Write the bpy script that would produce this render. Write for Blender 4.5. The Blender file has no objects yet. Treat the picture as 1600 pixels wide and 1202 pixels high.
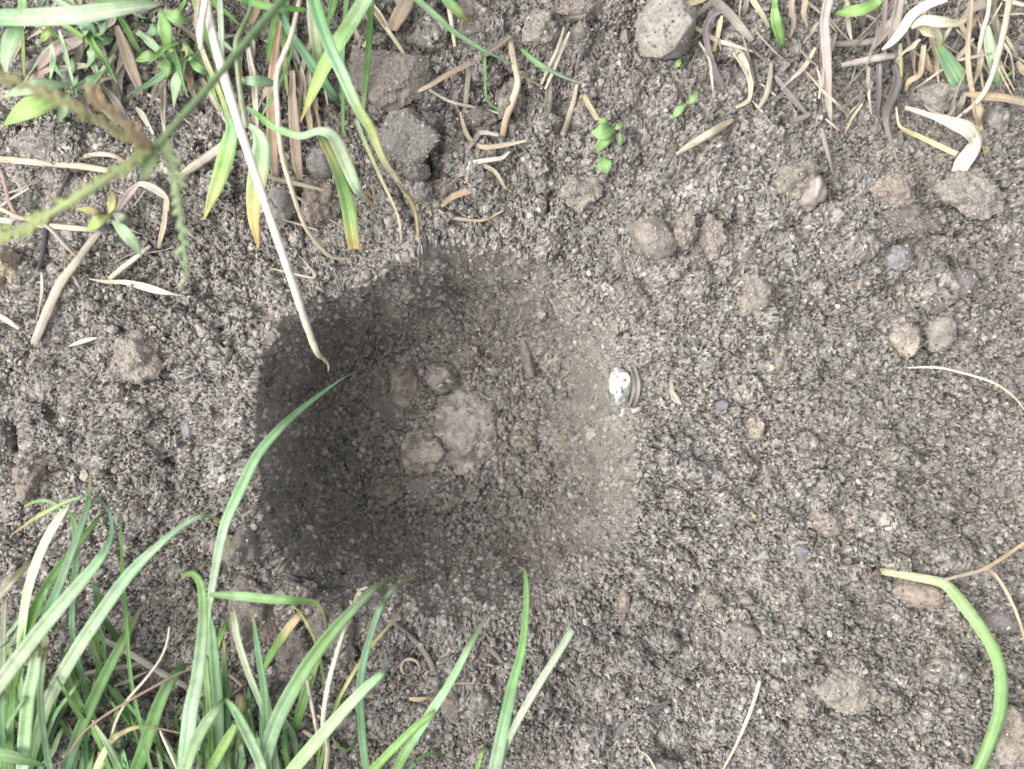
import bpy, math, random
import numpy as np
from mathutils import Vector, noise as mnoise

random.seed(7)
rng = np.random.default_rng(11)
scene = bpy.context.scene
col = scene.collection
PXM = 0.00025            # metres per photograph pixel on the soil surface
CAM_H = 0.42             # camera height above the soil

# ------------------------------------------------------------------ camera
cam_data = bpy.data.cameras.new('camera')
cam = bpy.data.objects.new('camera', cam_data)
col.objects.link(cam)
cam.location = (0, 0, CAM_H)
cam.rotation_euler = (0, 0, 0)
cam_data.sensor_fit = 'HORIZONTAL'
cam_data.sensor_width = 36
cam_data.angle = 2 * math.atan(800 * PXM / CAM_H)
cam_data.clip_start = 0.01
cam_data.clip_end = 100
cam_data.dof.use_dof = True
cam_data.dof.focus_distance = CAM_H + 0.026
cam_data.dof.aperture_fstop = 9.5
scene.camera = cam

# ------------------------------------------------------------------ sky, sun, exposure
SUN_EL, SUN_AZ = math.radians(55), math.radians(-96)   # azimuth from +Y, clockwise
world = bpy.data.worlds.new('World')
scene.world = world
world.use_nodes = True
wn = world.node_tree
wn.nodes.clear()
sky = wn.nodes.new('ShaderNodeTexSky')
sky.sky_type = 'NISHITA'
sky.sun_disc = False
sky.sun_elevation = SUN_EL
sky.sun_rotation = SUN_AZ
sky.air_density = 1.0
sky.dust_density = 6.0
hs = wn.nodes.new('ShaderNodeHueSaturation')
hs.inputs['Saturation'].default_value = 0.22
bg = wn.nodes.new('ShaderNodeBackground')
bg.inputs['Strength'].default_value = 0.15
wo = wn.nodes.new('ShaderNodeOutputWorld')
wn.links.new(sky.outputs[0], hs.inputs['Color'])
wn.links.new(hs.outputs[0], bg.inputs['Color'])
wn.links.new(bg.outputs[0], wo.inputs['Surface'])

sd = bpy.data.lights.new('sun', 'SUN')
sd.energy = 0.85
sd.angle = math.radians(70)
sd.color = (1.0, 0.96, 0.9)
sun = bpy.data.objects.new('sun', sd)
col.objects.link(sun)
sdir = Vector((math.sin(SUN_AZ) * math.cos(SUN_EL), math.cos(SUN_AZ) * math.cos(SUN_EL), math.sin(SUN_EL)))
sun.rotation_euler = sdir.to_track_quat('Z', 'Y').to_euler()
sun.location = (-1, 1, 2)

vs = scene.view_settings
vs.view_transform = 'Standard'
vs.look = 'None'
vs.gamma = 1.0
vs.use_curve_mapping = False
vs.exposure = 0.98

scene.cycles.max_bounces = 6
scene.cycles.diffuse_bounces = 4
scene.cycles.transmission_bounces = 3

# ------------------------------------------------------------------ small helpers
def c(r, g, b, k=0.62):
    def l(v):
        v /= 255.0
        return v / 12.92 if v <= 0.04045 else ((v + 0.055) / 1.055) ** 2.4
    return (l(r) * k, l(g) * k, l(b) * k)

def pxw(px, py, z):
    s = PXM * (CAM_H - z) / CAM_H
    return np.array([(px - 800) * s, -(py - 601) * s, z])

_tabs = {}
def vnoise(U, V, period, seed):
    """smooth lattice noise in -1..1"""
    if seed not in _tabs:
        _tabs[seed] = np.random.default_rng(1000 + seed).random((256, 256)) * 2 - 1
    T = _tabs[seed]
    u = U / period + 37.3
    v = V / period + 91.7
    iu = np.floor(u).astype(int); iv = np.floor(v).astype(int)
    fu = u - iu; fv = v - iv
    fu = fu * fu * fu * (fu * (fu * 6 - 15) + 10)
    fv = fv * fv * fv * (fv * (fv * 6 - 15) + 10)
    a = T[iu & 255, iv & 255]; b = T[(iu + 1) & 255, iv & 255]
    d = T[iu & 255, (iv + 1) & 255]; e = T[(iu + 1) & 255, (iv + 1) & 255]
    return (a * (1 - fu) + b * fu) * (1 - fv) + (d * (1 - fu) + e * fu) * fv

def gauss(U, V, x, y, rx, ry=None, rot=0):
    ry = ry or rx
    ca, sa = math.cos(rot), math.sin(rot)
    dx = U - x; dy = V - y
    return np.exp(-(((dx * ca + dy * sa) / rx) ** 2 + ((-dx * sa + dy * ca) / ry) ** 2))

def sstep(t):
    t = np.clip(t, 0, 1)
    return t * t * (3 - 2 * t)

# ------------------------------------------------------------------ materials
def nodes_of(name):
    m = bpy.data.materials.new(name)
    m.use_nodes = True
    nt = m.node_tree
    nt.nodes.clear()
    out = nt.nodes.new('ShaderNodeOutputMaterial')
    return m, nt, out

def N(nt, t, **kw):
    n = nt.nodes.new(t)
    for k, v in kw.items():
        if k in n.inputs:
            n.inputs[k].default_value = v
        else:
            setattr(n, k, v)
    return n

def soil_material(name, bump=0.5, scale=900, rough=0.95, spec=0.15, mottling=0.35, outer=False):
    m, nt, out = nodes_of(name)
    L = nt.links.new
    at = N(nt, 'ShaderNodeAttribute', attribute_name='Col')
    tc = N(nt, 'ShaderNodeTexCoord')
    n1 = N(nt, 'ShaderNodeTexNoise', Scale=scale, Detail=4.0, Roughness=0.65)
    n2 = N(nt, 'ShaderNodeTexNoise', Scale=scale * 0.16, Detail=5.0, Roughness=0.6)
    L(tc.outputs['Object'], n1.inputs['Vector']); L(tc.outputs['Object'], n2.inputs['Vector'])
    ma = N(nt, 'ShaderNodeMapRange'); ma.inputs[1].default_value = 0.3; ma.inputs[2].default_value = 0.7
    ma.inputs[3].default_value = 1 - mottling; ma.inputs[4].default_value = 1 + mottling
    L(n1.outputs[0], ma.inputs[0])
    mb = N(nt, 'ShaderNodeMapRange'); mb.inputs[1].default_value = 0.3; mb.inputs[2].default_value = 0.7
    mb.inputs[3].default_value = 0.85; mb.inputs[4].default_value = 1.15
    L(n2.outputs[0], mb.inputs[0])
    mm = N(nt, 'ShaderNodeMath', operation='MULTIPLY'); L(ma.outputs[0], mm.inputs[0]); L(mb.outputs[0], mm.inputs[1])
    vm = N(nt, 'ShaderNodeVectorMath', operation='SCALE')
    L(at.outputs['Color'], vm.inputs[0]); L(mm.outputs[0], vm.inputs['Scale'])
    bp = N(nt, 'ShaderNodeBump', Strength=bump, Distance=0.0006); L(n1.outputs[0], bp.inputs['Height'])
    p = N(nt, 'ShaderNodeBsdfPrincipled', Roughness=rough)
    p.inputs['Specular IOR Level'].default_value = spec
    last_c, last_n = vm.outputs[0], bp.outputs[0]
    if outer:
        vo = N(nt, 'ShaderNodeTexVoronoi', Scale=620.0); vo2 = N(nt, 'ShaderNodeTexVoronoi', Scale=170.0)
        L(tc.outputs['Object'], vo.inputs['Vector']); L(tc.outputs['Object'], vo2.inputs['Vector'])
        inv = N(nt, 'ShaderNodeMath', operation='SUBTRACT'); inv.inputs[0].default_value = 1.0; L(at.outputs['Alpha'], inv.inputs[1])
        ad = N(nt, 'ShaderNodeMath', operation='MULTIPLY_ADD'); ad.inputs[1].default_value = 0.35
        L(vo.outputs['Distance'], ad.inputs[0]); L(vo2.outputs['Distance'], ad.inputs[2])
        b2 = N(nt, 'ShaderNodeBump', Distance=0.006, invert=True); L(inv.outputs[0], b2.inputs['Strength'])
        L(ad.outputs[0], b2.inputs['Height']); L(bp.outputs[0], b2.inputs['Normal'])
        sp_ = N(nt, 'ShaderNodeSeparateColor'); L(vo.outputs['Color'], sp_.inputs[0])
        rr_ = N(nt, 'ShaderNodeMapRange'); rr_.inputs[3].default_value = 0.55; rr_.inputs[4].default_value = 1.45; L(sp_.outputs[0], rr_.inputs[0])
        v2 = N(nt, 'ShaderNodeVectorMath', operation='SCALE'); L(vm.outputs[0], v2.inputs[0]); L(rr_.outputs[0], v2.inputs['Scale'])
        mx = N(nt, 'ShaderNodeMix', data_type='RGBA'); L(at.outputs['Alpha'], mx.inputs[0]); L(v2.outputs[0], mx.inputs[6]); L(vm.outputs[0], mx.inputs[7])
        last_c, last_n = mx.outputs[2], b2.outputs[0]
    L(last_c, p.inputs['Base Color']); L(last_n, p.inputs['Normal'])
    L(p.outputs[0], out.inputs['Surface'])
    return m

def leaf_material(name, rough=0.45, spec=0.45, transl=0.3, stripes=60, spots=0.0, spotcol=(0.3, 0.22, 0.1, 1), contrast=0.22, midrib=0.0):
    m, nt, out = nodes_of(name)
    L = nt.links.new
    at = N(nt, 'ShaderNodeAttribute', attribute_name='Col')
    uv = N(nt, 'ShaderNodeUVMap', uv_map='uv')
    mp = N(nt, 'ShaderNodeMapping'); mp.inputs['Scale'].default_value = (stripes, 3, 1)
    L(uv.outputs[0], mp.inputs['Vector'])
    ns = N(nt, 'ShaderNodeTexNoise', Scale=0.5, Detail=3.0, Roughness=0.6); L(mp.outputs[0], ns.inputs['Vector'])
    tc = N(nt, 'ShaderNodeTexCoord')
    nl = N(nt, 'ShaderNodeTexNoise', Scale=160.0, Detail=5.0, Roughness=0.65); L(tc.outputs['Object'], nl.inputs['Vector'])
    r1 = N(nt, 'ShaderNodeMapRange'); r1.inputs[1].default_value = 0.3; r1.inputs[2].default_value = 0.7
    r1.inputs[3].default_value = 1 - contrast; r1.inputs[4].default_value = 1 + contrast; L(ns.outputs[0], r1.inputs[0])
    r2 = N(nt, 'ShaderNodeMapRange'); r2.inputs[1].default_value = 0.3; r2.inputs[2].default_value = 0.7
    r2.inputs[3].default_value = 0.8; r2.inputs[4].default_value = 1.2; L(nl.outputs[0], r2.inputs[0])
    sx = N(nt, 'ShaderNodeSeparateXYZ'); L(uv.outputs[0], sx.inputs[0])
    sb = N(nt, 'ShaderNodeMath', operation='SUBTRACT'); sb.inputs[1].default_value = 0.5; L(sx.outputs[0], sb.inputs[0])
    ab = N(nt, 'ShaderNodeMath', operation='ABSOLUTE'); L(sb.outputs[0], ab.inputs[0])
    rm = N(nt, 'ShaderNodeMapRange'); rm.inputs[1].default_value = 0.0; rm.inputs[2].default_value = 0.06
    rm.inputs[3].default_value = 1 + midrib; rm.inputs[4].default_value = 1.0; L(ab.outputs[0], rm.inputs[0])
    m0 = N(nt, 'ShaderNodeMath', operation='MULTIPLY'); L(r1.outputs[0], m0.inputs[0]); L(rm.outputs[0], m0.inputs[1])
    mm = N(nt, 'ShaderNodeMath', operation='MULTIPLY'); L(m0.outputs[0], mm.inputs[0]); L(r2.outputs[0], mm.inputs[1])
    vm = N(nt, 'ShaderNodeVectorMath', operation='SCALE'); L(at.outputs['Color'], vm.inputs[0]); L(mm.outputs[0], vm.inputs['Scale'])
    # small brown blemishes
    nb = N(nt, 'ShaderNodeTexNoise', Scale=420.0, Detail=3.0); L(tc.outputs['Object'], nb.inputs['Vector'])
    r3 = N(nt, 'ShaderNodeMapRange'); r3.inputs[1].default_value = 0.66; r3.inputs[2].default_value = 0.74
    r3.inputs[3].default_value = 0; r3.inputs[4].default_value = spots; L(nb.outputs[0], r3.inputs[0])
    mx = N(nt, 'ShaderNodeMix', data_type='RGBA')
    L(r3.outputs[0], mx.inputs[0]); L(vm.outputs[0], mx.inputs[6]); mx.inputs[7].default_value = spotcol
    bp = N(nt, 'ShaderNodeBump', Strength=0.5, Distance=0.0004); L(ns.outputs[0], bp.inputs['Height'])
    p = N(nt, 'ShaderNodeBsdfPrincipled', Roughness=rough)
    p.inputs['Specular IOR Level'].default_value = spec
    L(mx.outputs[2], p.inputs['Base Color']); L(bp.outputs[0], p.inputs['Normal'])
    tr = N(nt, 'ShaderNodeBsdfTranslucent'); L(mx.outputs[2], tr.inputs['Color'])
    ms = N(nt, 'ShaderNodeMixShader', Fac=transl); L(p.outputs[0], ms.inputs[1]); L(tr.outputs[0], ms.inputs[2])
    L(ms.outputs[0], out.inputs['Surface'])
    return m

M_SOIL = soil_material('soil', 0.45, 1100, outer=True)
M_CRUMB = soil_material('soil_crumb', 0.5, 1300)
M_CLOD = soil_material('soil_clod', 0.8, 900, mottling=0.4)
M_STONE = soil_material('dusty_stone', 0.45, 800, rough=0.8, spec=0.3, mottling=0.3)
M_SMOOTH = soil_material('smooth_stone', 0.12, 500, rough=0.42, spec=0.5, mottling=0.15)
M_GRASS = leaf_material('grass_leaf', 0.4, 0.5, 0.28, 34, 0.5, contrast=0.3, midrib=0.35)
M_WEED = leaf_material('weed_leaf', 0.5, 0.4, 0.3, 12, 0.0, contrast=0.14)
M_DRY = leaf_material('dry_grass', 0.75, 0.2, 0.15, 30, 0.6, (0.14, 0.1, 0.07, 1), contrast=0.38)
M_STEM = leaf_material('green_stem', 0.5, 0.35, 0.05, 26, 0.5, contrast=0.42)

# ------------------------------------------------------------------ the soil surface
HOLE = (700.0, 680.0)
HA = [0, 45, 90, 135, 180, 225, 270, 315]
HRO = [290, 312, 278, 324, 286, 304, 284, 318]
HRI = [216, 224, 212, 248, 214, 208, 190, 228]
HOLE_D = 90.0      # mm

def hole_profile(q):
    """rounded bowl with a flat floor and a softened rim, 1 at the centre"""
    d = 0.0
    for o_ in (-0.07, -0.035, 0.0, 0.035, 0.07):
        d = d + 0.2 * (1 - np.clip(q + o_, 0, 1) ** 9.0) ** 0.85
    return d

def hole_depth(U, V):
    wx = vnoise(U, V, 130, 21) * 19 + vnoise(U, V, 58, 22) * 8 + vnoise(U, V, 26, 27) * 2.5
    wy = vnoise(U, V, 130, 23) * 19 + vnoise(U, V, 58, 24) * 8 + vnoise(U, V, 26, 28) * 2.5
    dx = U + wx - HOLE[0]; dy = V + wy - HOLE[1]
    r = np.hypot(dx, dy)
    a = np.degrees(np.arctan2(dy, dx)) % 360
    ts = np.array(HA + [360.0])
    k = np.clip((a / 45).astype(int), 0, 7)
    f = sstep((a - k * 45) / 45)
    ro = np.array(HRO + HRO[:1], float); ri = np.array(HRI + HRI[:1], float)
    Ro = ro[k] * (1 - f) + ro[k + 1] * f
    Ri = ri[k] * (1 - f) + ri[k + 1] * f
    t = (Ro - r) / (Ro - Ri)
    d = 0.0
    d = HOLE_D * hole_profile(r / (Ro - 16))
    lip = 2.5 * np.exp(-(((r - Ro - 18) / 45) ** 2))
    return d - lip, np.clip(t, 0, 1)

PITS = [(12, 690, 26, 34, 12), (667, 256, 12, 28, 16), (688, 235, 9, 50, 9), (1050, 1184, 24, 16, 9), (1410, 378, 30, 12, 6),
        (1500, 408, 50, 9, 6), (800, 150, 60, 46, 12), (876, 168, 24, 34, 14), (745, 190, 34, 40, 11), (700, 290, 26, 20, 9), (650, 45, 20, 18, 8), (1055, 402, 22, 10, 6),
        (905, 606, 18, 18, 9), (462, 552, 15, 40, 12), (436, 826, 22, 30, 10), (1260, 935, 26, 22, 5), (1490, 985, 40, 14, 5),
        (395, 320, 20, 30, 6), (470, 330, 26, 20, 5), (55, 860, 40, 30, 7), (230, 1090, 180, 60, 7), (560, 1165, 40, 22, 7),
        (1215, 560, 22, 14, 4), (620, 160, 40, 10, 4), (60, 300, 14, 60, 3), (1180, 470, 10, 40, 3), (860, 1070, 24, 14, 4),
        (690, 1050, 10, 40, 5), (90, 260, 60, 12, 3), (1560, 80, 60, 60, 5), (1430, 120, 60, 60, 5), (110, 60, 140, 80, 5), (440, 90, 80, 110, 7)]

def macro(U, V):
    """large-scale height in mm"""
    h = 8.0 * gauss(U, V, 330, 640, 260, 260) + 5.0 * gauss(U, V, 1120, 640, 260, 420) + 4 * gauss(U, V, 1000, 250, 220, 120)
    h = h - 4.0 * gauss(U, V, 120, 200, 320, 200) + 3 * gauss(U, V, 640, 1060, 200, 90)
    far = np.clip((np.hypot(U - 800, V - 601) - 1100) / 3000, 0, 1)
    amp = 1 + 4 * far
    h = h + amp * (4.2 * vnoise(U, V, 260, 1) + 3.2 * vnoise(U, V, 110, 2) + 2.3 * vnoise(U, V, 48, 3) + 1.1 * vnoise(U, V, 24, 4))
    h = h + far * 30 * vnoise(U, V, 2600, 9)
    for (x, y, rx, ry, d) in PITS:
        h = h - d * gauss(U, V, x, y, rx, ry)
    hd, t = hole_depth(U, V)
    k = 1 - 0.55 * t
    return h * k - hd, t

def axis(lo, hi, step, far):
    core = np.arange(lo, hi + step, step)
    s = step; p = core[-1]; up = []
    while p < far:
        s *= 1.6; p += s; up.append(p)
    s = step; p = core[0]; dn = []
    while p > -far:
        s *= 1.6; p -= s; dn.append(p)
    return np.array(dn[::-1] + list(core) + up)

STEP = 1.8
AU = axis(-70, 1670, STEP, 26000)
AV = axis(-70, 1272, STEP, 26000)
U, V = np.meshgrid(AU, AV, indexing='xy')
PU, PV = U, V                     # mesh parameters; the hole's walls get a denser share of the mesh
_dx = U - HOLE[0]; _dy = V - HOLE[1]
_r = np.hypot(_dx, _dy) + 1e-6
_a = np.degrees(np.arctan2(_dy, _dx)) % 360
_k = np.clip((_a / 45).astype(int), 0, 7); _f = sstep((_a - _k * 45) / 45)
_ro = np.array(HRO + HRO[:1], float); _ri = np.array(HRI + HRI[:1], float)
_Ro = _ro[_k] * (1 - _f) + _ro[_k + 1] * _f + 8; _Ri = _ri[_k] * (1 - _f) + _ri[_k + 1] * _f - 8
_qs = np.linspace(0, 1.14, 700)                 # share the mesh out by arc length along the bowl's profile
_dp = np.gradient(hole_profile(_qs), _qs) * HOLE_D * 4.0
_arc = np.concatenate([[0], np.cumsum(np.sqrt(290.0 ** 2 + _dp[1:] ** 2) * np.diff(_qs))])
_Re = (_Ro - 24) * 1.14; _Pe = _Re + 66; _Pf = 1150.0
def _rmap(p):
    inner = np.interp(np.clip(p / _Pe, 0, 1) * _arc[-1], _arc, _qs) * (_Ro - 24)
    return np.where(p < _Pe, inner, np.where(p < _Pf, _Re + (p - _Pe) / (_Pf - _Pe) * (_Pf - _Re), p))
_rw = np.zeros_like(_r)
for _o in (-24, -16, -8, 0, 8, 16, 24):      # smoothed, so that no crease shows at the rim
    _rw += _rmap(np.maximum(_r + np.clip(_r / 120, 0, 1) * _o, 0)) / 7
U = HOLE[0] + _dx * _rw / _r; V = HOLE[1] + _dy * _rw / _r
H0, TH = macro(U, V)
RU = np.arange(-900, 2500, 4.0); RV = np.arange(-900, 2100, 4.0)
_gu, _gv = np.meshgrid(RU, RV, indexing='xy')
HM = macro(_gu, _gv)[0] * 0.001   # metres, for placing things

# smooth (pressed, fine) soil: right wall of the hole, patches on the floor, pressed ground at the top
smooth = 0.85 * gauss(U, V, 950, 680, 60, 210) + 0.7 * gauss(U, V, 600, 130, 60, 60) + 0.6 * gauss(U, V, 120, 300, 160, 90)
smooth = smooth + 0.35 * gauss(U, V, 690, 655, 120, 110) + 0.3 * gauss(U, V, 700, 440, 160, 70) + 0.45 * gauss(U, V, 440, 600, 50, 120) + 0.5 * gauss(U, V, 640, 940, 160, 50)
smooth = smooth + 0.4 * vnoise(U, V, 150, 31) + 0.25 * vnoise(U, V, 55, 32)
wall = sstep(TH / 0.12) * sstep((1 - TH) / 0.12)
smooth = np.clip(np.maximum(smooth, 0.5 * wall), 0, 0.9)

_Hm = macro(U + 3, V)[0]; dHu = (_Hm - macro(U - 3, V)[0]) * 4.0 / 6
dHv = (macro(U, V + 3)[0] - macro(U, V - 3)[0]) * 4.0 / 6
nl = slope = np.sqrt(1 + dHu ** 2 + dHv ** 2)

# granular relief: overlapping crumbs stamped as domes
i0 = int(np.argmin(abs(AU - (-70)))); j0 = int(np.argmin(abs(AV - (-70))))
nu = int(round((1670 + 70) / STEP)) + 1; nv = int(round((1272 + 70) / STEP)) + 1
nu = min(nu, len(AU) - i0); nv = min(nv, len(AV) - j0)
G = np.full((nv, nu), -3.6)
A = np.zeros((nv, nu, 3))

def grain_colours(n):
    base = np.array(c(171, 166, 159))
    v = np.exp(rng.normal(-0.03, 0.28, n))[:, None]
    k = base * v
    k = k * (1 + rng.normal(0, 0.035, (n, 3)) * np.array([1, 0.5, 1]))
    r = rng.random(n)
    dark = r < 0.035
    k[dark] = np.array(c(112, 110, 112)) * (0.8 + 0.5 * rng.random((dark.sum(), 1)))
    pale = r > 0.982
    k[pale] = np.array(c(222, 212, 196)) * (0.8 + 0.4 * rng.random((pale.sum(), 1)))
    och = (r > 0.972) & (r <= 0.982)
    k[och] = np.array(c(176, 154, 128)) * (0.8 + 0.4 * rng.random((och.sum(), 1)))
    return np.clip(k, 0.02, 0.75)

def stamp(n, rmin, rmax, zlo, zhi, flat):
    """n crumbs, radii and heights in px"""
    gx = rng.random(n) * (nu - 1); gy = rng.random(n) * (nv - 1)
    r = rmin + (rmax - rmin) * rng.random(n) ** 2.2
    asp = 0.7 + 0.6 * rng.random(n); ang = rng.random(n) * math.pi
    zb = zlo + (zhi - zlo) * rng.random(n)
    kc = grain_colours(n)
    tilt = rng.normal(0, 0.25, (n, 2))
    R = int(math.ceil(rmax * 1.3 / STEP))
    order = np.argsort(r)
    for oy in range(-R, R + 1):
        for ox in range(-R, R + 1):
            ix = np.round(gx).astype(int) + ox; iy = np.round(gy).astype(int) + oy
            dx = (ix - gx) * STEP; dy = (iy - gy) * STEP
            e = dx * np.cos(ang) + dy * np.sin(ang); f = -dx * np.sin(ang) + dy * np.cos(ang)
            d2 = (e / asp) ** 2 + (f * asp) ** 2
            ok = (d2 < r * r) & (ix >= 0) & (ix < nu) & (iy >= 0) & (iy < nv)
            if not ok.any():
                continue
            idx = np.where(ok)[0]
            hh = zb[idx] + flat * np.sqrt(r[idx] ** 2 - d2[idx]) + tilt[idx, 0] * dx[idx] + tilt[idx, 1] * dy[idx]
            flatid = iy[idx] * nu + ix[idx]
            Gf = G.reshape(-1); Af = A.reshape(-1, 3)
            s = np.argsort(hh); flatid = flatid[s]; hh = hh[s]; ii = idx[s]
            up = hh > Gf[flatid]
            Gf[flatid[up]] = hh[up]      # ascending order: the highest is written last
            Af[flatid[up]] = kc[ii[up]]

A[:] = np.array(c(120, 110, 100))
area = (nu * STEP) * (nv * STEP)
stamp(int(area / 6.5), 1.4, 2.7, -3.6, 1.6, 1.1)
stamp(int(area / 80), 2.6, 4.6, -4.2, 0.6, 0.9)
stamp(int(area / 1000), 4.5, 8, -5.0, -1.5, 0.8)
# bigger lumps, coated in crumbs
CL = np.zeros((nv, nu))
def lumps(n, rmin, rmax, hfac):
    for _ in range(n):
        gx = rng.random() * nu; gy = rng.random() * nv
        r = rmin + (rmax - rmin) * rng.random() ** 2
        R = int(r * 1.5 / STEP) + 1
        x0, x1 = max(0, int(gx) - R), min(nu, int(gx) + R); y0, y1 = max(0, int(gy) - R), min(nv, int(gy) + R)
        if x1 <= x0 or y1 <= y0: continue
        yy, xx = np.mgrid[y0:y1, x0:x1]
        dx = (xx - gx) * STEP; dy = (yy - gy) * STEP
        an = rng.random() * 3.1416; asp = 0.75 + 0.5 * rng.random()
        e = (dx * math.cos(an) + dy * math.sin(an)) / asp; f = (-dx * math.sin(an) + dy * math.cos(an)) * asp
        d = np.hypot(e, f) / r + 0.22 * vnoise(xx * STEP, yy * STEP, r * 0.7, 51)
        hh = hfac * r * np.sqrt(np.clip(1 - np.clip(d, 0, 2) ** 2.4, 0, 1)) * (0.6 + 0.4 * rng.random())
        CL[y0:y1, x0:x1] = np.maximum(CL[y0:y1, x0:x1], hh)
lumps(int(area / 420), 5, 10, 0.6)
lumps(int(area / 1300), 8, 15, 0.6)
lumps(int(area / 5200), 13, 26, 0.7)
lumps(int(area / 21000), 24, 42, 0.55)
CLp = CL.copy(); CL[:] = 0
lumps(int(area / 2600), 5, 11, 1.0)
lumps(int(area / 9000), 9, 18, 0.8)
CL = CLp - 0.9 * CL * (CLp < 3)        # pores between the lumps
sl = (slice(j0, j0 + nv), slice(i0, i0 + nu))
Uc, Vc = PU[sl], PV[sl]
micro = 0.5 * vnoise(Uc, Vc, 9, 5) + 0.6 * vnoise(Uc, Vc, 4.5, 6) + rng.normal(0, 0.45, Uc.shape)
GR = np.zeros_like(U)
sm = smooth[sl]
clump = vnoise(Uc, Vc, 19, 7) * 3.2 + vnoise(Uc, Vc, 10, 8) * 1.2 + CL * 1.35
wl = wall[sl]
wallrelief = wl * (9 * vnoise(Uc, Vc, 46, 61) + 5 * vnoise(Uc, Vc, 27, 62))
steep = np.clip(((1.75 + 0.6 * vnoise(Uc, Vc, 40, 64)) / slope[sl]) ** 1.4, 0.1, 1.0)
GR[sl] = (G * (1 - 0.72 * sm) * steep + micro * (1 - 0.6 * sm) * steep ** 2 + clump * (1 - 0.8 * sm) * steep ** 0.7 + wallrelief) * 0.25 * 1.05      # mm
edge = np.clip(np.minimum.reduce([Uc + 70, 1670 - Uc, Vc + 70, 1272 - Vc]) / 40, 0, 1)
GR[sl] *= edge
MESHED = np.zeros_like(U); MESHED[sl] = edge
COLR = np.zeros(U.shape + (3,)); COLR[:] = np.array(c(146, 140, 132))  # outer soil: average shade of the pores is put into this darker colour
even = np.clip(np.maximum(0.45 * sm, 0.9 * (1 - steep)), 0, 1)[..., None]
COLR[sl] = edge[..., None] * (A * (1 - even) + np.array(c(162, 155, 146)) * even) + (1 - edge[..., None]) * np.array(c(146, 140, 132))
# broad natural colour drift of the soil (random tone, and darker towards the right)
drift = vnoise(U, V, 420, 41) * 0.09 + vnoise(U, V, 150, 42) * 0.1 + vnoise(U, V, 50, 43) * 0.07
COLR *= (1 + drift)[..., None]
darker_right = sstep((U - 1150) / 400)[..., None]
COLR = COLR * (1 - darker_right * (1 - np.array([0.88, 0.875, 0.87])))

# push the relief out along the large-scale normal so that it also stands out of the hole's walls
X = (U - 800) * PXM - (dHu / nl) * GR * 0.001
Y = -((V - 601) * PXM - (dHv / nl) * GR * 0.001)
Z = H0 * 0.001 + GR * 0.001 / nl

def ground(x, y):
    """large-scale soil height under a world point"""
    u = x / PXM + 800; v = -y / PXM + 601
    gi = min(max((u + 900) / 4.0, 0), len(RU) - 1.001); gj = min(max((v + 900) / 4.0, 0), len(RV) - 1.001)
    i = int(gi); j = int(gj); fu = gi - i; fv = gj - j
    return (HM[j, i] * (1 - fu) + HM[j, i + 1] * fu) * (1 - fv) + (HM[j + 1, i] * (1 - fu) + HM[j + 1, i + 1] * fu) * fv

def on_ground(px, py, off=0.0):
    z = 0.0
    for _ in range(14):
        p = pxw(px, py, z)
        z = 0.5 * z + 0.5 * (ground(p[0], p[1]) + off)
    return pxw(px, py, z)

def big_mesh(name, co, quads, colours, mat, alpha=None):
    me = bpy.data.meshes.new(name)
    nvt = len(co); nf = len(quads); k = quads.shape[1]
    me.vertices.add(nvt); me.vertices.foreach_set('co', co.astype(np.float32).ravel())
    me.loops.add(nf * k); me.loops.foreach_set('vertex_index', quads.astype(np.int32).ravel())
    me.polygons.add(nf); me.polygons.foreach_set('loop_start', np.arange(0, nf * k, k, dtype=np.int32))
    ca = me.color_attributes.new('Col', 'FLOAT_COLOR', 'POINT')
    rgba = np.ones((nvt, 4), np.float32); rgba[:, :3] = colours
    if alpha is not None: rgba[:, 3] = alpha
    ca.data.foreach_set('color', rgba.ravel())
    me.polygons.foreach_set('use_smooth', np.zeros(nf, dtype=bool))
    me.update(); me.validate()
    me.materials.append(mat)
    o = bpy.data.objects.new(name, me)
    col.objects.link(o)
    return o

nV, nU = U.shape
ids = np.arange(nV * nU).reshape(nV, nU)
quads = np.stack([ids[1:, :-1].ravel(), ids[1:, 1:].ravel(), ids[:-1, 1:].ravel(), ids[:-1, :-1].ravel()], 1)
soil = big_mesh('soil_ground', np.stack([X, Y, Z], -1).reshape(-1, 3), quads, COLR.reshape(-1, 3), M_SOIL, MESHED.reshape(-1))
soil['kind'] = 'structure'
soil['label'] = 'grey brown crumbly soil with a rounded hole dug into it'

# loose crumbs lying on the soil: nobody could count them
def icosa():
    t = (1 + 5 ** 0.5) / 2
    v = np.array([(-1, t, 0), (1, t, 0), (-1, -t, 0), (1, -t, 0), (0, -1, t), (0, 1, t), (0, -1, -t), (0, 1, -t), (t, 0, -1), (t, 0, 1), (-t, 0, -1), (-t, 0, 1)], float)
    f = np.array([(0, 11, 5), (0, 5, 1), (0, 1, 7), (0, 7, 10), (0, 10, 11), (1, 5, 9), (5, 11, 4), (11, 10, 2), (10, 7, 6), (7, 1, 8),
                  (3, 9, 4), (3, 4, 2), (3, 2, 6), (3, 6, 8), (3, 8, 9), (4, 9, 5), (2, 4, 11), (6, 2, 10), (8, 6, 7), (9, 8, 1)])
    return v / np.linalg.norm(v[0]), f

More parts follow.
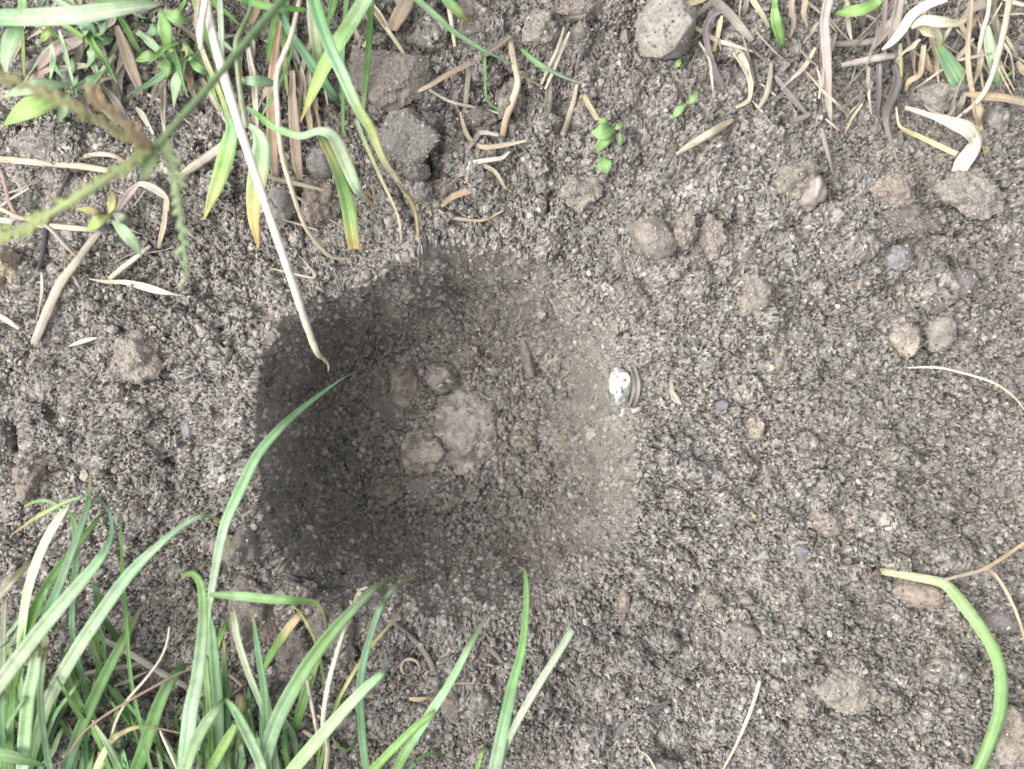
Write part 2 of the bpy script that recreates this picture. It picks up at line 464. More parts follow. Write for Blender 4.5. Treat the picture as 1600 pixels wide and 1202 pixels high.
def crumbs(n, walls=False):
    iv, jf = icosa()
    ui = rng.integers(2, nu - 2, n * 2); vi = rng.integers(2, nv - 2, n * 2)
    keep = rng.random(n * 2) > sm[vi, ui] * 1.05
    if walls:
        ok = np.argwhere(TH[sl] > 0.02)
        pick = ok[rng.integers(0, len(ok), n)]; vi, ui = pick[:, 0], pick[:, 1]
        keep = rng.random(n) > 0.75 * np.clip(gauss(U[sl][vi, ui], V[sl][vi, ui], 960, 680, 60, 220), 0, 1)
    ui = ui[keep][:n]; vi = vi[keep][:n]; n = len(ui)
    r = (0.00035 + 0.0011 * rng.random(n) ** 4)
    if walls: r = 0.00042 + 0.0013 * rng.random(n) ** 4
    big = rng.random(n) < 0.012
    r[big] *= 1.9
    px = X[sl][vi, ui] + rng.normal(0, 0.0002, n); py = Y[sl][vi, ui] + rng.normal(0, 0.0002, n); pz = Z[sl][vi, ui] + r * 0.35
    P = iv[None] * (0.72 + 0.5 * rng.random((n, 12, 1)))
    sc = r[:, None, None] * (0.75 + 0.5 * rng.random((n, 1, 3)))
    P = P * sc
    q = rng.normal(size=(n, 4)); q /= np.linalg.norm(q, axis=1)[:, None]
    w, x, y, z = q.T
    Rm = np.stack([1 - 2 * (y * y + z * z), 2 * (x * y - z * w), 2 * (x * z + y * w), 2 * (x * y + z * w), 1 - 2 * (x * x + z * z), 2 * (y * z - x * w),
                   2 * (x * z - y * w), 2 * (y * z + x * w), 1 - 2 * (x * x + y * y)], 1).reshape(n, 3, 3)
    P = np.einsum('nij,nkj->nki', Rm, P) + np.stack([px, py, pz], 1)[:, None, :]
    F = (jf[None] + (np.arange(n) * 12)[:, None, None]).reshape(-1, 3)
    kc = grain_colours(n)
    cg = COLR[sl][vi, ui]
    kc = kc * 0.75 + cg * 0.25
    return P.reshape(-1, 3), F, np.repeat(kc, 12, 0)

cv, cf, cc = crumbs(19000)
wv, wf, wc = crumbs(17000, True)
def outer_crumbs(n):
    iv, jf = icosa()
    a_ = rng.random(n * 3) * 2 - 1; b_ = rng.random(n * 3) * 2 - 1
    u = 800 + a_ * 2000; v = 601 + b_ * 1700
    k = ((u < -60) | (u > 1660) | (v < -60) | (v > 1262)); u = u[k][:n]; v = v[k][:n]; n = len(u)
    z = macro(u, v)[0] * 0.001
    r = 0.001 + 0.0045 * rng.random(n) ** 3
    P = iv[None] * (0.7 + 0.5 * rng.random((n, 12, 1))) * r[:, None, None] * (0.75 + 0.5 * rng.random((n, 1, 3)))
    P = P + np.stack([(u - 800) * PXM, -(v - 601) * PXM, z + r * 0.25], 1)[:, None, :]
    return P.reshape(-1, 3), (jf[None] + (np.arange(n) * 12)[:, None, None]).reshape(-1, 3), np.repeat(grain_colours(n) * 0.8, 12, 0)
ov, of_, oc = outer_crumbs(4500)
wf = wf + 0; wc = np.vstack([wc, oc]); wf = np.vstack([wf, of_ + len(wv)]); wv = np.vstack([wv, ov])
cr = big_mesh('soil_crumbs', np.vstack([cv, wv]), np.vstack([cf, wf + len(cv)]), np.vstack([cc, wc]), M_CRUMB)
cr['kind'] = 'stuff'
cr['label'] = 'loose small grey brown soil crumbs strewn over the ground'
cr['category'] = 'soil crumbs'

# ------------------------------------------------------------------ builders for things
def catmull(pts, n):
    P = np.array(pts, float)
    if len(P) == 2:
        t = np.linspace(0, 1, n)[:, None]
        return P[0] * (1 - t) + P[1] * t
    Q = np.vstack([2 * P[0] - P[1], P, 2 * P[-1] - P[-2]])
    seg = len(P) - 1
    out = []
    for q in np.linspace(0, seg, n):
        i = min(int(q), seg - 1); t = q - i
        a, b, d, e = Q[i], Q[i + 1], Q[i + 2], Q[i + 3]
        out.append(0.5 * ((2 * b) + (-a + d) * t + (2 * a - 5 * b + 4 * d - e) * t * t + (-a + 3 * b - 3 * d + e) * t ** 3))
    return np.array(out)

EMPTIES = []
def link_mesh(name, verts, faces, mat, cols, uvs=None, parent=None, origin=None, smooth=True):
    me = bpy.data.meshes.new(name)
    o3 = np.zeros(3) if origin is None else np.array(origin)
    me.from_pydata([tuple(v) for v in (np.asarray(verts) - o3)], [], faces)
    ca = me.color_attributes.new('Col', 'FLOAT_COLOR', 'POINT')
    rgba = np.ones((len(verts), 4), np.float32); rgba[:, :3] = cols
    ca.data.foreach_set('color', rgba.ravel())
    if uvs is not None:
        ul = me.uv_layers.new(name='uv')
        li = np.zeros(len(me.loops), np.int32); me.loops.foreach_get('vertex_index', li)
        ul.data.foreach_set('uv', np.asarray(uvs, np.float32)[li].ravel())
    if smooth:
        me.polygons.foreach_set('use_smooth', [True] * len(me.polygons))
    me.materials.append(mat)
    o = bpy.data.objects.new(name, me)
    col.objects.link(o)
    if parent is not None:
        o.parent = parent
        o.location = o3 - np.array(parent['_o'])
    else:
        o.location = o3
    o['_o'] = [float(q) for q in o3]; EMPTIES.append(o)
    return o

def tag(o, label, cat, group=None):
    o['label'] = label; o['category'] = cat
    if group: o['group'] = group
    return o

def thing(name, label, cat, px, py, z=None, group=None):
    o = bpy.data.objects.new(name, None)
    o.empty_display_size = 0.01
    col.objects.link(o)
    p = on_ground(px, py) if z is None else pxw(px, py, z)
    o.location = p; o['_o'] = [float(q) for q in p]
    EMPTIES.append(o)
    return tag(o, label, cat, group)

def path3(pts, zs, lie=None, ext=0):
    """photo points (x, y, width) + heights in mm -> world rows (x, y, z, width)"""
    k = len(pts)
    if lie is None:
        z = np.interp(np.linspace(0, 1, k), np.linspace(0, 1, len(zs)), zs) * 0.001
    if lie is None:
        gs = [ground(*pxw(x, y, 0)[:2]) for (x, y, w) in pts]
        z = z + float(np.median(np.clip(gs, -0.004, 0.014)))
    rows = []
    for i, (x, y, w) in enumerate(pts):
        if lie is None:
            p = pxw(x, y, z[i])
        else:
            p = on_ground(x, y, lie * 0.001)
        rows.append((p[0], p[1], p[2], w * PXM * (CAM_H - p[2]) / CAM_H))
    if ext:
        a, b = pts[-2], pts[-1]
        d = np.array([b[0] - a[0], b[1] - a[1]], float); d /= np.linalg.norm(d) + 1e-9
        q = np.array([b[0], b[1]]) + d * ext
        wx, wy = pxw(q[0], q[1], 0)[:2]
        rows.append((wx, wy, ground(wx, wy) - 0.004, rows[-1][3] * 0.75))
    return rows

def blade_geo(rows, cols, fold=0.25, roll=0.0, n=None, thick=0.00022, twist=0.0, wav=0.0, seed=0):
    n = n or max(14, 7 * len(rows))
    S = catmull(rows, n)
    S[:, 3] = np.maximum(S[:, 3], 0.00012)
    P = S[:, :3]
    T = np.gradient(P, axis=0); T /= np.linalg.norm(T, axis=1)[:, None] + 1e-12
    V_, UV, C_ = [], [], []
    js = np.array([-1, -0.5, 0, 0.5, 1.0])
    side = None
    cs = np.array(cols, float)
    rr = random.Random(seed)
    ph = rr.random() * 6
    for i in range(n):
        s = np.cross(T[i], (0, 0, 1.0))
        l = np.linalg.norm(s)
        s = s / l if l > 0.12 else (side if side is not None else np.array([1.0, 0, 0]))
        if side is not None and np.dot(s, side) < -0.2:
            s = -s
        side = s
        nn = np.cross(s, T[i]); nn /= np.linalg.norm(nn) + 1e-12
        if nn[2] < 0 and abs(nn[2]) > 0.05: nn = -nn
        v = i / (n - 1)
        a = roll + twist * (v - 0.5) + wav * math.sin(ph + v * 9)
        s2 = s * math.cos(a) + nn * math.sin(a); n2 = nn * math.cos(a) - s * math.sin(a)
        hw = S[i, 3] / 2
        cc_ = np.array([np.interp(v, np.linspace(0, 1, len(cs)), cs[:, q]) for q in range(3)])
        for sg in (1, -1):
            for j in js:
                p = P[i] + s2 * (j * hw * math.cos(fold)) + n2 * (abs(j) * hw * math.sin(fold)) + n2 * (0.5 * thick * sg if abs(j) < 1 else 0.15 * thick * sg)
                V_.append(p); UV.append(((j + 1) / 2, v)); C_.append(cc_ * (1.1 if abs(j) < 0.1 else 1.0))
    F = []
    for i in range(n - 1):
        a = i * 10; b = (i + 1) * 10
        for j in range(4):
            F.append((a + j, a + j + 1, b + j + 1, b + j))
            F.append((a + 5 + j + 1, a + 5 + j, b + 5 + j, b + 5 + j + 1))
        F.append((a, b, b + 5, a + 5)); F.append((a + 4, a + 9, b + 9, b + 4))
    for a in (0, (n - 1) * 10):
        for j in range(4):
            F.append((a + j, a + 5 + j, a + 6 + j, a + 1 + j))
    return np.array(V_), F, np.array(UV), np.array(C_)

_seed = [0]
def blade(pts, zs=(10, 30, 0), cols=None, parent=None, name='blade', mat=None, lie=None, ext=0, fold=0.42, roll=None, twist=0.0, wav=0.06, jit=0.12):
    _seed[0] += 1
    rr = random.Random(_seed[0])
    if mat is M_DRY: pts = [(x, y, w * 0.88) for x, y, w in pts]
    if parent is not None and name == 'blade': pts = [(x, y, w * 0.8) for x, y, w in pts]
    rows = path3(pts, zs, lie, ext)
    if name == 'blade':
        jit = 0.2
        if rr.random() < 0.3 and len(cols) <= 3: cols = [rr.choice([TAN, YELG, STRAW])] + [cols[0]] * 2 + list(cols)
        cols = [tuple(q * (1 + rr.uniform(-0.1, 0.1)) for q in x) for x in cols]
    k = 1 + rr.uniform(-jit, jit)
    cols = toned([tuple(q * k for q in x) for x in cols], mat or M_GRASS)
    if roll is None: roll = rr.uniform(-0.25, 0.25)
    v, f, uv, cl = blade_geo(rows, cols, fold, roll, twist=twist, wav=wav, seed=_seed[0])
    return link_mesh(name, v, f, mat or M_GRASS, cl, uv, parent, rows[-1][:3])

def tube(pts, zs=(5, 5), cols=None, parent=None, name='stem', mat=None, lie=None, ext=0, flat=1.0, knots=0.0, sides=8):
    _seed[0] += 1
    rr = random.Random(_seed[0])
    rows = path3(pts, zs, lie, ext)
    n = max(14, 8 * len(rows))
    S = catmull(rows, n); P = S[:, :3]
    T = np.gradient(P, axis=0); T /= np.linalg.norm(T, axis=1)[:, None] + 1e-12
    cs = np.array(toned(cols, mat or M_DRY), float)
    V_, UV, C_, F = [], [], [], []
    side = None
    for i in range(n):
        s = np.cross(T[i], (0, 0, 1.0)); l = np.linalg.norm(s)
        s = s / l if l > 0.1 else (side if side is not None else np.array([1.0, 0, 0]))
        if side is not None and np.dot(s, side) < -0.2: s = -s
        side = s
        nn = np.cross(s, T[i])
        r = max(S[i, 3], 0.0001) / 2 * (1 + rr.uniform(-0.06, 0.06) + knots * rr.uniform(-1, 1))
        v = i / (n - 1)
        cc_ = np.array([np.interp(v, np.linspace(0, 1, len(cs)), cs[:, q]) for q in range(3)])
        for q in range(sides):
            a = 2 * math.pi * q / sides
            V_.append(P[i] + s * r * math.cos(a) + nn * r * flat * math.sin(a)); UV.append((q / sides, v)); C_.append(cc_)
    for i in range(n - 1):
        for q in range(sides):
            F.append((i * sides + q, i * sides + (q + 1) % sides, (i + 1) * sides + (q + 1) % sides, (i + 1) * sides + q))
    F.append(tuple(range(sides))[::-1]); F.append(tuple((n - 1) * sides + q for q in range(sides)))
    return link_mesh(name, V_, F, mat or M_DRY, C_, UV, parent, rows[-1][:3])

def leaf(base, tip, w, z0, z1, cols, parent, bend=6, mid=0.45, name='leaf', mat=None, fold=0.2, roll=None):
    """broad pointed leaf from base to tip, heights in mm"""
    x0, y0 = base; x1, y1 = tip
    prof = [0.12, 0.55, 0.92, 1.0, 0.86, 0.5, 0.06]
    off = random.uniform(-0.08, 0.08)
    pts = []; zz = []
    for i, q in enumerate(prof):
        t = i / 6
        b = math.sin(t * math.pi)
        pts.append((x0 + (x1 - x0) * t + (y1 - y0) * off * b, y0 + (y1 - y0) * t - (x1 - x0) * off * b, max(1.2, w * q)))
        zz.append(z0 + (z1 - z0) * t + bend * b)
    return blade(pts, zz, cols, parent, name, mat or M_WEED, fold=fold, roll=roll, wav=0.08)

def rock(name, label, cat, px, py, w, h, up, colour, rot=0.0, mat=None, seed=1, sink=0.35, rough=0.22, crumb=0.0, angular=0.0, group=None, det=4, parent=None, speck=0.12, tilt=(0, 0), patch=None, flat_top=None):
    """stone or clod: w, h in photo pixels, up = height in mm, sink = buried share"""
    import bmesh
    bm = bmesh.new()
    bmesh.ops.create_icosphere(bm, subdivisions=det, radius=1.0)
    rr = random.Random(seed)
    sv = Vector((rr.uniform(-50, 50), rr.uniform(-50, 50), rr.uniform(-50, 50)))
    if parent is None: colour = [q * 0.62 + e * 0.38 for q, e in zip(colour, SOILC)]
    if mat is M_STONE and not crumb: crumb = 0.22 if w > 20 else 0.1
    if sink > 0.25: sink = min(0.7, sink + 0.08)
    p0 = on_ground(px, py)
    sc = PXM * (CAM_H - p0[2]) / CAM_H
    hx, hy, hz = w * sc / 2, h * sc / 2, up * 0.001 * 0.75
    pc = patch or (c(142, 134, 126) if (mat is M_STONE and parent is None) else None)
    planes = []
    for _ in range(int(angular)):
        d = Vector((rr.gauss(0, 1), rr.gauss(0, 1), rr.gauss(0, 0.8))).normalized()
        planes.append((d, rr.uniform(0.62, 0.9)))
    if flat_top: planes.append((Vector((0.06, -0.05, 1)).normalized(), flat_top))
    vs_ = []; cl = []
    bm.verts.ensure_lookup_table()
    tx, ty = tilt
    for v in bm.verts:
        d = v.co.normalized()
        r = 1 + rough * mnoise.noise(d * 1.3 + sv) * 1.4 + rough * 0.6 * mnoise.noise(d * 3.1 + sv)
        q = d * r
        for (pd, lim) in planes:
            k = q.dot(pd)
            if k > lim: q = q - pd * (k - lim) * 0.9
        x, y, z = q.x * hx, q.y * hy, q.z * hz
        ca_, sa_ = math.cos(-rot), math.sin(-rot)
        x, y = x * ca_ - y * sa_, x * sa_ + y * ca_
        w3 = Vector((x, y, z))
        if crumb:
            g = mnoise.noise((w3 + sv) * 900) * 0.55 + mnoise.noise((w3 + sv) * 1900) * 0.45 + 0.8 * mnoise.noise((w3 + sv) * 330)
            w3 = w3 + d * (g * crumb * 0.001)
        else:
            g = mnoise.noise((w3 + sv) * 500)
        z = w3.z + w3.x * tx + w3.y * ty
        vs_.append((w3.x + p0[0], w3.y + p0[1], z + p0[2] + hz * (1 - 2 * sink)))
        m_ = 1 + speck * g + 0.1 * mnoise.noise((w3 + sv) * 160)
        pk = 0.0
        if pc is not None:
            pk = min(1, max(0, (mnoise.noise((w3 + sv * 2) * 210) + 0.5 * mnoise.noise((w3 + sv) * 620) + 0.05) * 2.2)) * 0.75
        cl.append([max(0.01, (q2 * (1 - pk) + (pc[i3] if pc else 0) * pk) * m_) for i3, q2 in enumerate(colour)])
    fs = [tuple(x.index for x in f.verts) for f in bm.faces]
    bm.free()
    o = link_mesh(name, vs_, fs, mat or M_STONE, cl, None, parent, p0, smooth=(not crumb) or mat is M_STONE)
    if w > 24:
        ROCKS.append((np.array(vs_), hz, p0, 0.12 if mat is M_SMOOTH else (0.5 if p0[2] < -0.03 else (0.45 if mat is M_STONE else 0.5))))
    if parent is None and label:
        tag(o, label, cat, group)
    return o

ROCKS = []
def dust_rocks():
    """soil crumbs lying on top of the half buried stones and clods"""
    iv, jf = icosa()
    Ps = []
    for (vv, hz, p0, dens) in ROCKS:
        top = vv[vv[:, 2] > p0[2] + 0.0003]
        if not len(top): continue
        area_ = (np.ptp(top[:, 0]) * np.ptp(top[:, 1])) / 1e-6
        n_ = int(min(700, area_ * 1.3 * dens))
        Ps.append(top[rng.integers(0, len(top), n_)] + rng.normal(0, 0.00025, (n_, 3)) * [1, 1, 0.2])
    Q = np.vstack(Ps); n = len(Q)
    r = 0.00022 + 0.0006 * rng.random(n) ** 3
    P = iv[None] * (0.7 + 0.55 * rng.random((n, 12, 1))) * r[:, None, None] * (0.75 + 0.5 * rng.random((n, 1, 3)))
    P = P + Q[:, None, :]
    F = (jf[None] + (np.arange(n) * 12)[:, None, None]).reshape(-1, 3)
    o = big_mesh('soil_dust', P.reshape(-1, 3), F, np.repeat(grain_colours(n), 12, 0), M_CRUMB)
    o['kind'] = 'stuff'; o['label'] = 'fine soil grains clinging to the stones and clods'; o['category'] = 'soil crumbs'

def toned(cols, mat):
    sat, br = (0.7, 1.34) if mat is M_DRY else ((0.78, 1.1) if mat is M_STEM else (0.88, 1.36))
    out = []
    for x in cols:
        g_ = 0.3 * x[0] + 0.55 * x[1] + 0.15 * x[2]
        out.append(tuple(min(0.85, (g_ + (q - g_) * sat) * br) for q in x))
    return out

# colours, read from the photograph as sunlit paint values
MINT = c(160, 200, 146); GREEN = c(124, 174, 88); DKG = c(84, 128, 70); BLUEG = c(126, 174, 124); PALE = c(204, 224, 186)
YELG = c(190, 198, 116); LIME = c(158, 206, 110); YEL = c(226, 206, 130); STRAW = c(214, 196, 162); CREAM = c(236, 226, 204)
TAN = c(198, 170, 130); BROWN = c(160, 128, 98); GREYD = c(178, 166, 148); LAV = c(188, 175, 162); DARK = c(104, 96, 92)
SOILC = c(172, 163, 153); STONEG = c(178, 176, 172); STONEB = c(176, 184, 194); SLATE = c(122, 120, 126); REDST = c(184, 164, 150); PINKST = c(198, 182, 172)

# ------------------------------------------------------------------ stones and clods
def stone(*a, **k): return rock('stone', *a, mat=k.pop('mat', M_STONE), **k)
def clod(*a, **k):
    k.setdefault('crumb', 0.75); k.setdefault('rough', 0.3)
    return rock('soil_clod', *a, mat=M_CLOD, **k)
_s = 100
stone('large light grey stone half buried at the top edge of the soil', 'stone', 1032, 56, 92, 102, 20, c(200, 194, 184), 0.5, seed=3, angular=7, det=5, rough=0.16, sink=0.2, flat_top=0.7, patch=c(170, 163, 154))
stone('small flat grey pebble touching the large light stone', 'stone', 977, 60, 20, 28, 6, c(160, 154, 146), seed=4, angular=3)
stone('round grey pebble left of the large light stone', 'stone', 907, 53, 34, 33, 8, c(150, 144, 138), seed=5, rough=0.12)
clod('pale lumpy clod above the shadowed hollow with dead stalks', 'soil clod', 845, 50, 60, 54, 10, c(176, 168, 158), seed=6, det=5)
clod('flat angular grey slab of hard soil beside the drying blade tails', 'soil clod', 634, 218, 112, 106, 19, c(150, 147, 145), 0.35, seed=8, angular=9, crumb=0.4, rough=0.14, det=5, sink=0.38, flat_top=0.5)
clod('broken corner of the grey slab lying just below it', 'soil clod', 652, 272, 44, 34, 10, c(140, 134, 128), 0.2, seed=9, angular=6, crumb=0.35, rough=0.15)
clod('compact brown soil block above the grey slab', 'soil clod', 604, 124, 128, 104, 13, c(170, 160, 150), -0.1, seed=10, angular=6, crumb=0.7, det=5, sink=0.25, flat_top=0.55)
stone('grey speckled stone beneath the yellowing grass leaf', 'stone', 445, 313, 44, 60, 12, c(172, 172, 174), 0.1, seed=12, angular=4, rough=0.12)
stone('smooth lavender grey stone behind the folded leaf', 'stone', 503, 254, 46, 50, 10, c(170, 166, 170), 0.3, seed=13, rough=0.1)
clod('brown clod under the drooping mottled leaf', 'soil clod', 500, 318, 62, 72, 12, c(150, 134, 122), 0.1, seed=14, det=5, crumb=0.5)
stone('smooth pinkish stone with a shiny face in the loose soil', 'stone', 1264, 302, 44, 62, 15, c(208, 196, 188), 0.45, mat=M_SMOOTH, seed=15, rough=0.2, angular=4, sink=0.36, patch=c(150, 140, 132))
clod('rounded clod wrapped round the shiny pinkish stone', 'soil clod', 1244, 283, 70, 56, 13, c(176, 166, 154), -0.3, seed=16, det=5)
stone('rounded tan stone right of the hole top, beside two clods', 'stone', 1018, 374, 76, 62, 14, c(180, 170, 158), 0.6, seed=17, rough=0.1, det=5)
clod('middle clod between the rounded tan stone and its right neighbour', 'soil clod', 1067, 364, 40, 54, 12, c(184, 174, 162), 0.1, seed=18)
clod('right clod of the row beside the rounded tan stone', 'soil clod', 1110, 374, 46, 64, 12, c(178, 168, 156), -0.1, seed=19, angular=3)
stone('tiny orange brown pebble below the shiny pinkish stone', 'stone', 1230, 349, 17, 13, 4, c(190, 150, 110), seed=20, det=3)
clod('dark flat clod above the pale blue grey stone', 'soil clod', 1414, 346, 84, 46, 10, c(132, 124, 120), 0.05, seed=21, crumb=0.4, angular=3, det=5)
stone('pale blue grey stone in a dark gap on the right', 'stone', 1401, 404, 44, 37, 10, c(188, 194, 202), 0.1, seed=22, angular=3, speck=0.3)
stone('dark grey slate flake above the pair of pale stones', 'slate', 1500, 443, 56, 40, 7, c(126, 120, 122), -0.7, seed=23, angular=5, rough=0.08)
stone('small dark slate flake right above the pair of pale stones', 'slate', 1458, 478, 42, 28, 6, c(124, 119, 122), -0.2, seed=24, angular=4, rough=0.08)
stone('left pale tan stone of the pair on the right', 'stone', 1411, 527, 46, 60, 11, c(200, 188, 168), -0.4, seed=25, angular=3, speck=0.3)
stone('right pale grey stone of the pair on the right', 'stone', 1466, 522, 46, 52, 11, c(190, 186, 176), 0.35, seed=26, angular=4)
clod('pale round crumbly lump left of the pair of pale stones', 'soil clod', 1276, 450, 27, 27, 8, c(198, 188, 174), seed=27)
clod('tall pale clod between the clod row and the pair of stones', 'soil clod', 1180, 468, 44, 56, 11, c(180, 171, 160), 0.2, seed=28)
clod('light clod under the bent cream leaf at upper right', 'soil clod', 1468, 152, 74, 56, 12, c(180, 176, 170), seed=29, det=5, crumb=0.5)
stone('whitish stone behind the leaning yellow straw at upper right', 'stone', 1552, 190, 38, 42, 11, c(204, 200, 196), seed=30, angular=3)
clod('broad tan clod under the right end of the dark flat clod', 'soil clod', 1395, 300, 62, 52, 10, c(182, 170, 154), seed=31, det=5)
clod('broad pale clod at the right edge below the leaning straw', 'soil clod', 1515, 300, 96, 70, 9, c(170, 164, 156), 0.3, seed=32, det=5)
stone('flat reddish tan stone under the green stalk tip', 'stone', 1434, 925, 84, 46, 10, c(192, 172, 156), 0.12, seed=33, rough=0.1, det=5)
stone('dark blue grey slate piece inside the curve of the green stalk', 'slate', 1558, 969, 84, 38, 7, c(128, 126, 132), 0.12, seed=34, angular=6, rough=0.08)
stone('small blue grey chip lying alone right of centre', 'stone', 1252, 858, 26, 18, 5, c(140, 146, 158), 0.4, seed=35, angular=4, det=3)
stone('tiny blue grey chip right of the white chip', 'stone', 1128, 632, 22, 20, 5, c(136, 138, 150), seed=36, angular=4, det=3)
stone('bluish chip in the loose soil left of the hole', 'stone', 296, 670, 20, 28, 5, c(160, 164, 178), seed=37, angular=4, det=3)
stone('upright reddish brown pebble below the right rim of the hole', 'stone', 975, 940, 22, 40, 8, c(172, 152, 140), -0.1, seed=38, angular=4)
stone('oval pale pebble in the lower middle soil', 'stone', 1113, 935, 30, 22, 7, c(188, 178, 164), 0.4, seed=39)
stone('small grey pebble right of the oval pale pebble', 'stone', 1165, 935, 24, 18, 6, c(176, 172, 166), 0.2, seed=40, angular=3)
stone('dark grey flat stone in the lower right soil', 'stone', 1160, 985, 52, 30, 6, c(150, 142, 136), 0.3, seed=41, angular=4)
stone('dark stone in a small pit at the bottom edge', 'stone', 1036, 1194, 50, 30, 10, c(120, 116, 114), seed=42, angular=3)
stone('tiny yellow grain in the soil right of the hole', 'stone', 1177, 806, 9, 9, 3, c(232, 208, 110), seed=43, det=3)
stone('pale yellow bead like grain near the bottom strand', 'stone', 971, 1085, 14, 13, 4, c(214, 202, 166), seed=44, det=3)
stone('whitish pebble beside the top of the thin bottom straw', 'stone', 1213, 1068, 22, 20, 6, c(198, 192, 182), seed=45)
clod('wide pale clod in the bottom right soil', 'soil clod', 1320, 1070, 110, 80, 10, c(176, 168, 156), 0.2, seed=46, det=5, sink=0.45)
clod('pale clod in the bottom right corner beyond the green stalk', 'soil clod', 1582, 1150, 70, 90, 12, c(182, 172, 158), 0.2, seed=47, det=5)
clod('pinkish round clod near the right centre', 'soil clod', 1285, 815, 48, 44, 10, c(186, 172, 160), seed=48)
stone('small pinkish pebble right of the hole above the yellow grain', 'stone', 1258, 708, 22, 18, 5, c(206, 192, 180), seed=49, angular=3, det=3)
clod('tall tan clod between the white chip and the right edge', 'soil clod', 1178, 668, 28, 36, 8, c(204, 192, 172), 0.1, seed=50)
clod('pale clod above the right rim of the hole', 'soil clod', 905, 300, 64, 52, 10, c(184, 174, 164), seed=51, det=5)
clod('angular clod by the arching blade at the left rim', 'soil clod', 386, 850, 54, 66, 14, c(160, 152, 146), 0.3, seed=52, angular=6, crumb=0.5, sink=0.25)
clod('rounded clod behind the seed stalk at the lower rim', 'soil clod', 466, 1022, 62, 76, 13, c(158, 148, 142), 0.3, seed=53, det=5)
clod('big lump of soil below the left rim', 'soil clod', 400, 960, 90, 110, 14, c(160, 150, 142), 0.2, seed=54, det=5, sink=0.4)
clod('crumbly lump beside the seed stalk tip', 'soil clod', 520, 985, 60, 90, 12, c(150, 142, 136), -0.4, seed=55, det=5, sink=0.4)
clod('dark split clod at the left edge of the picture', 'soil clod', 14, 700, 40, 84, 12, c(128, 122, 120), 0.2, seed=56, angular=5, crumb=0.5, sink=0.4)
clod('brownish clod right of the dark split clod', 'soil clod', 55, 745, 50, 66, 11, c(166, 152, 144), 0.3, seed=57)
clod('tan flaky clod at the left edge near the dark dry stem', 'soil clod', 14, 425, 52, 84, 10, c(206, 186, 158), 0.2, seed=58, angular=5, crumb=0.35, det=5)
clod('large pale lump on the left mound', 'soil clod', 215, 560, 84, 74, 10, c(182, 172, 162), seed=59, det=5, sink=0.5)
clod('wide grey patch of hard soil between the weeds at upper left', 'soil clod', 80, 225, 110, 60, 8, c(176, 172, 170), 0.1, seed=60, angular=4, crumb=0.4, det=5, sink=0.45)
stone('tiny white pebble on the hard soil at upper left', 'stone', 21, 238, 13, 13, 5, c(214, 216, 222), seed=61, det=3)
stone('flat grey slab leaning at the lower rim near the root loop', 'slate', 705, 1098, 36, 62, 6, c(146, 138, 132), -0.5, seed=62, angular=6, rough=0.1)
stone('weathered grey chip on the soil of the upper right slope', 'stone', 1000, 390, 16, 14, 4, c(188, 186, 186), seed=63, det=3, angular=3)
clod('small dark lump in the shadowed hollow at top centre', 'soil clod', 772, 128, 26, 26, 10, c(150, 142, 136), seed=90, sink=0.2)
clod('tall brown clod in the shadowed hollow behind the jointed straw', 'soil clod', 797, 166, 42, 60, 12, c(150, 142, 134), 0.1, seed=91, sink=0.2)
clod('flat dark clod under the tan curled strips', 'soil clod', 752, 192, 58, 40, 10, c(126, 120, 116), 0.1, seed=92, angular=5, crumb=0.5, sink=0.25)
clod('dark damp lump below the curled strips', 'soil clod', 748, 278, 34, 30, 9, c(118, 114, 114), seed=93, angular=4, crumb=0.5)
clod('crumbly clod left of the grey slab corner', 'soil clod', 700, 300, 46, 40, 9, c(152, 144, 136), seed=94)
clod('lumpy clod between the round pebble and the top edge', 'soil clod', 905, 14, 70, 40, 10, c(164, 156, 148), seed=95, det=5)
clod('square pale clod at the top edge left of centre', 'soil clod', 735, 30, 62, 62, 11, c(172, 164, 156), 0.3, seed=96, det=5, angular=4)
# stones set in the floor of the hole
stone('brownish oval stone set in the hole floor with dark clay below', 'stone', 632, 602, 44, 68, 9, c(200, 186, 172), 0.05, seed=70, crumb=0.6, patch=c(120, 112, 108), rough=0.1, sink=0.24, speck=0.3)
stone('small pale stone with white flecks in the hole floor', 'stone', 690, 590, 52, 44, 8, c(206, 198, 190), 0.2, seed=71, crumb=0.6, patch=c(140, 136, 132), sink=0.24, speck=0.3)
stone('broad pale pinkish slab in the middle of the hole floor', 'stone', 712, 672, 116, 128, 7, c(212, 206, 198), 0.4, seed=72, crumb=0.9, patch=c(140, 130, 124), angular=4, sink=0.34, det=5, speck=0.35)
stone('knobbly pale stone at the lower left of the pinkish slab', 'stone', 660, 706, 72, 64, 9, c(210, 200, 188), 0.1, seed=73, crumb=0.6, patch=c(130, 122, 116), sink=0.2, det=5, speck=0.35)
clod('round crumbly clod at the lower left of the hole floor', 'soil clod', 598, 769, 46, 44, 9, c(166, 158, 148), seed=74)
clod('smooth dark clay lump around the brownish oval stone', 'clay', 622, 634, 104, 62, 4, c(112, 110, 114), 0.35, seed=75, crumb=0.1, rough=0.12, sink=0.25, det=5)
clod('smooth grey clay patch below the pinkish slab', 'clay', 690, 765, 110, 44, 4, c(140, 137, 136), 0.1, seed=76, crumb=0.12, rough=0.15, sink=0.25, det=5)
clod('pale clod at the right side of the hole floor', 'soil clod', 822, 692, 36, 24, 7, c(196, 180, 164), seed=77)
stone('long fibrous flake standing along the right wall base', 'slate', 824, 560, 22, 76, 7, c(158, 152, 144), -0.25, seed=78, angular=5, rough=0.1)
rock('white_chip', 'larger white fleck on the small pale floor stone', 'chip', 705, 595, 13, 9, 4.5, c(240, 238, 230), 0.3, mat=M_STONE, seed=79, det=3, angular=4, sink=-1.0)
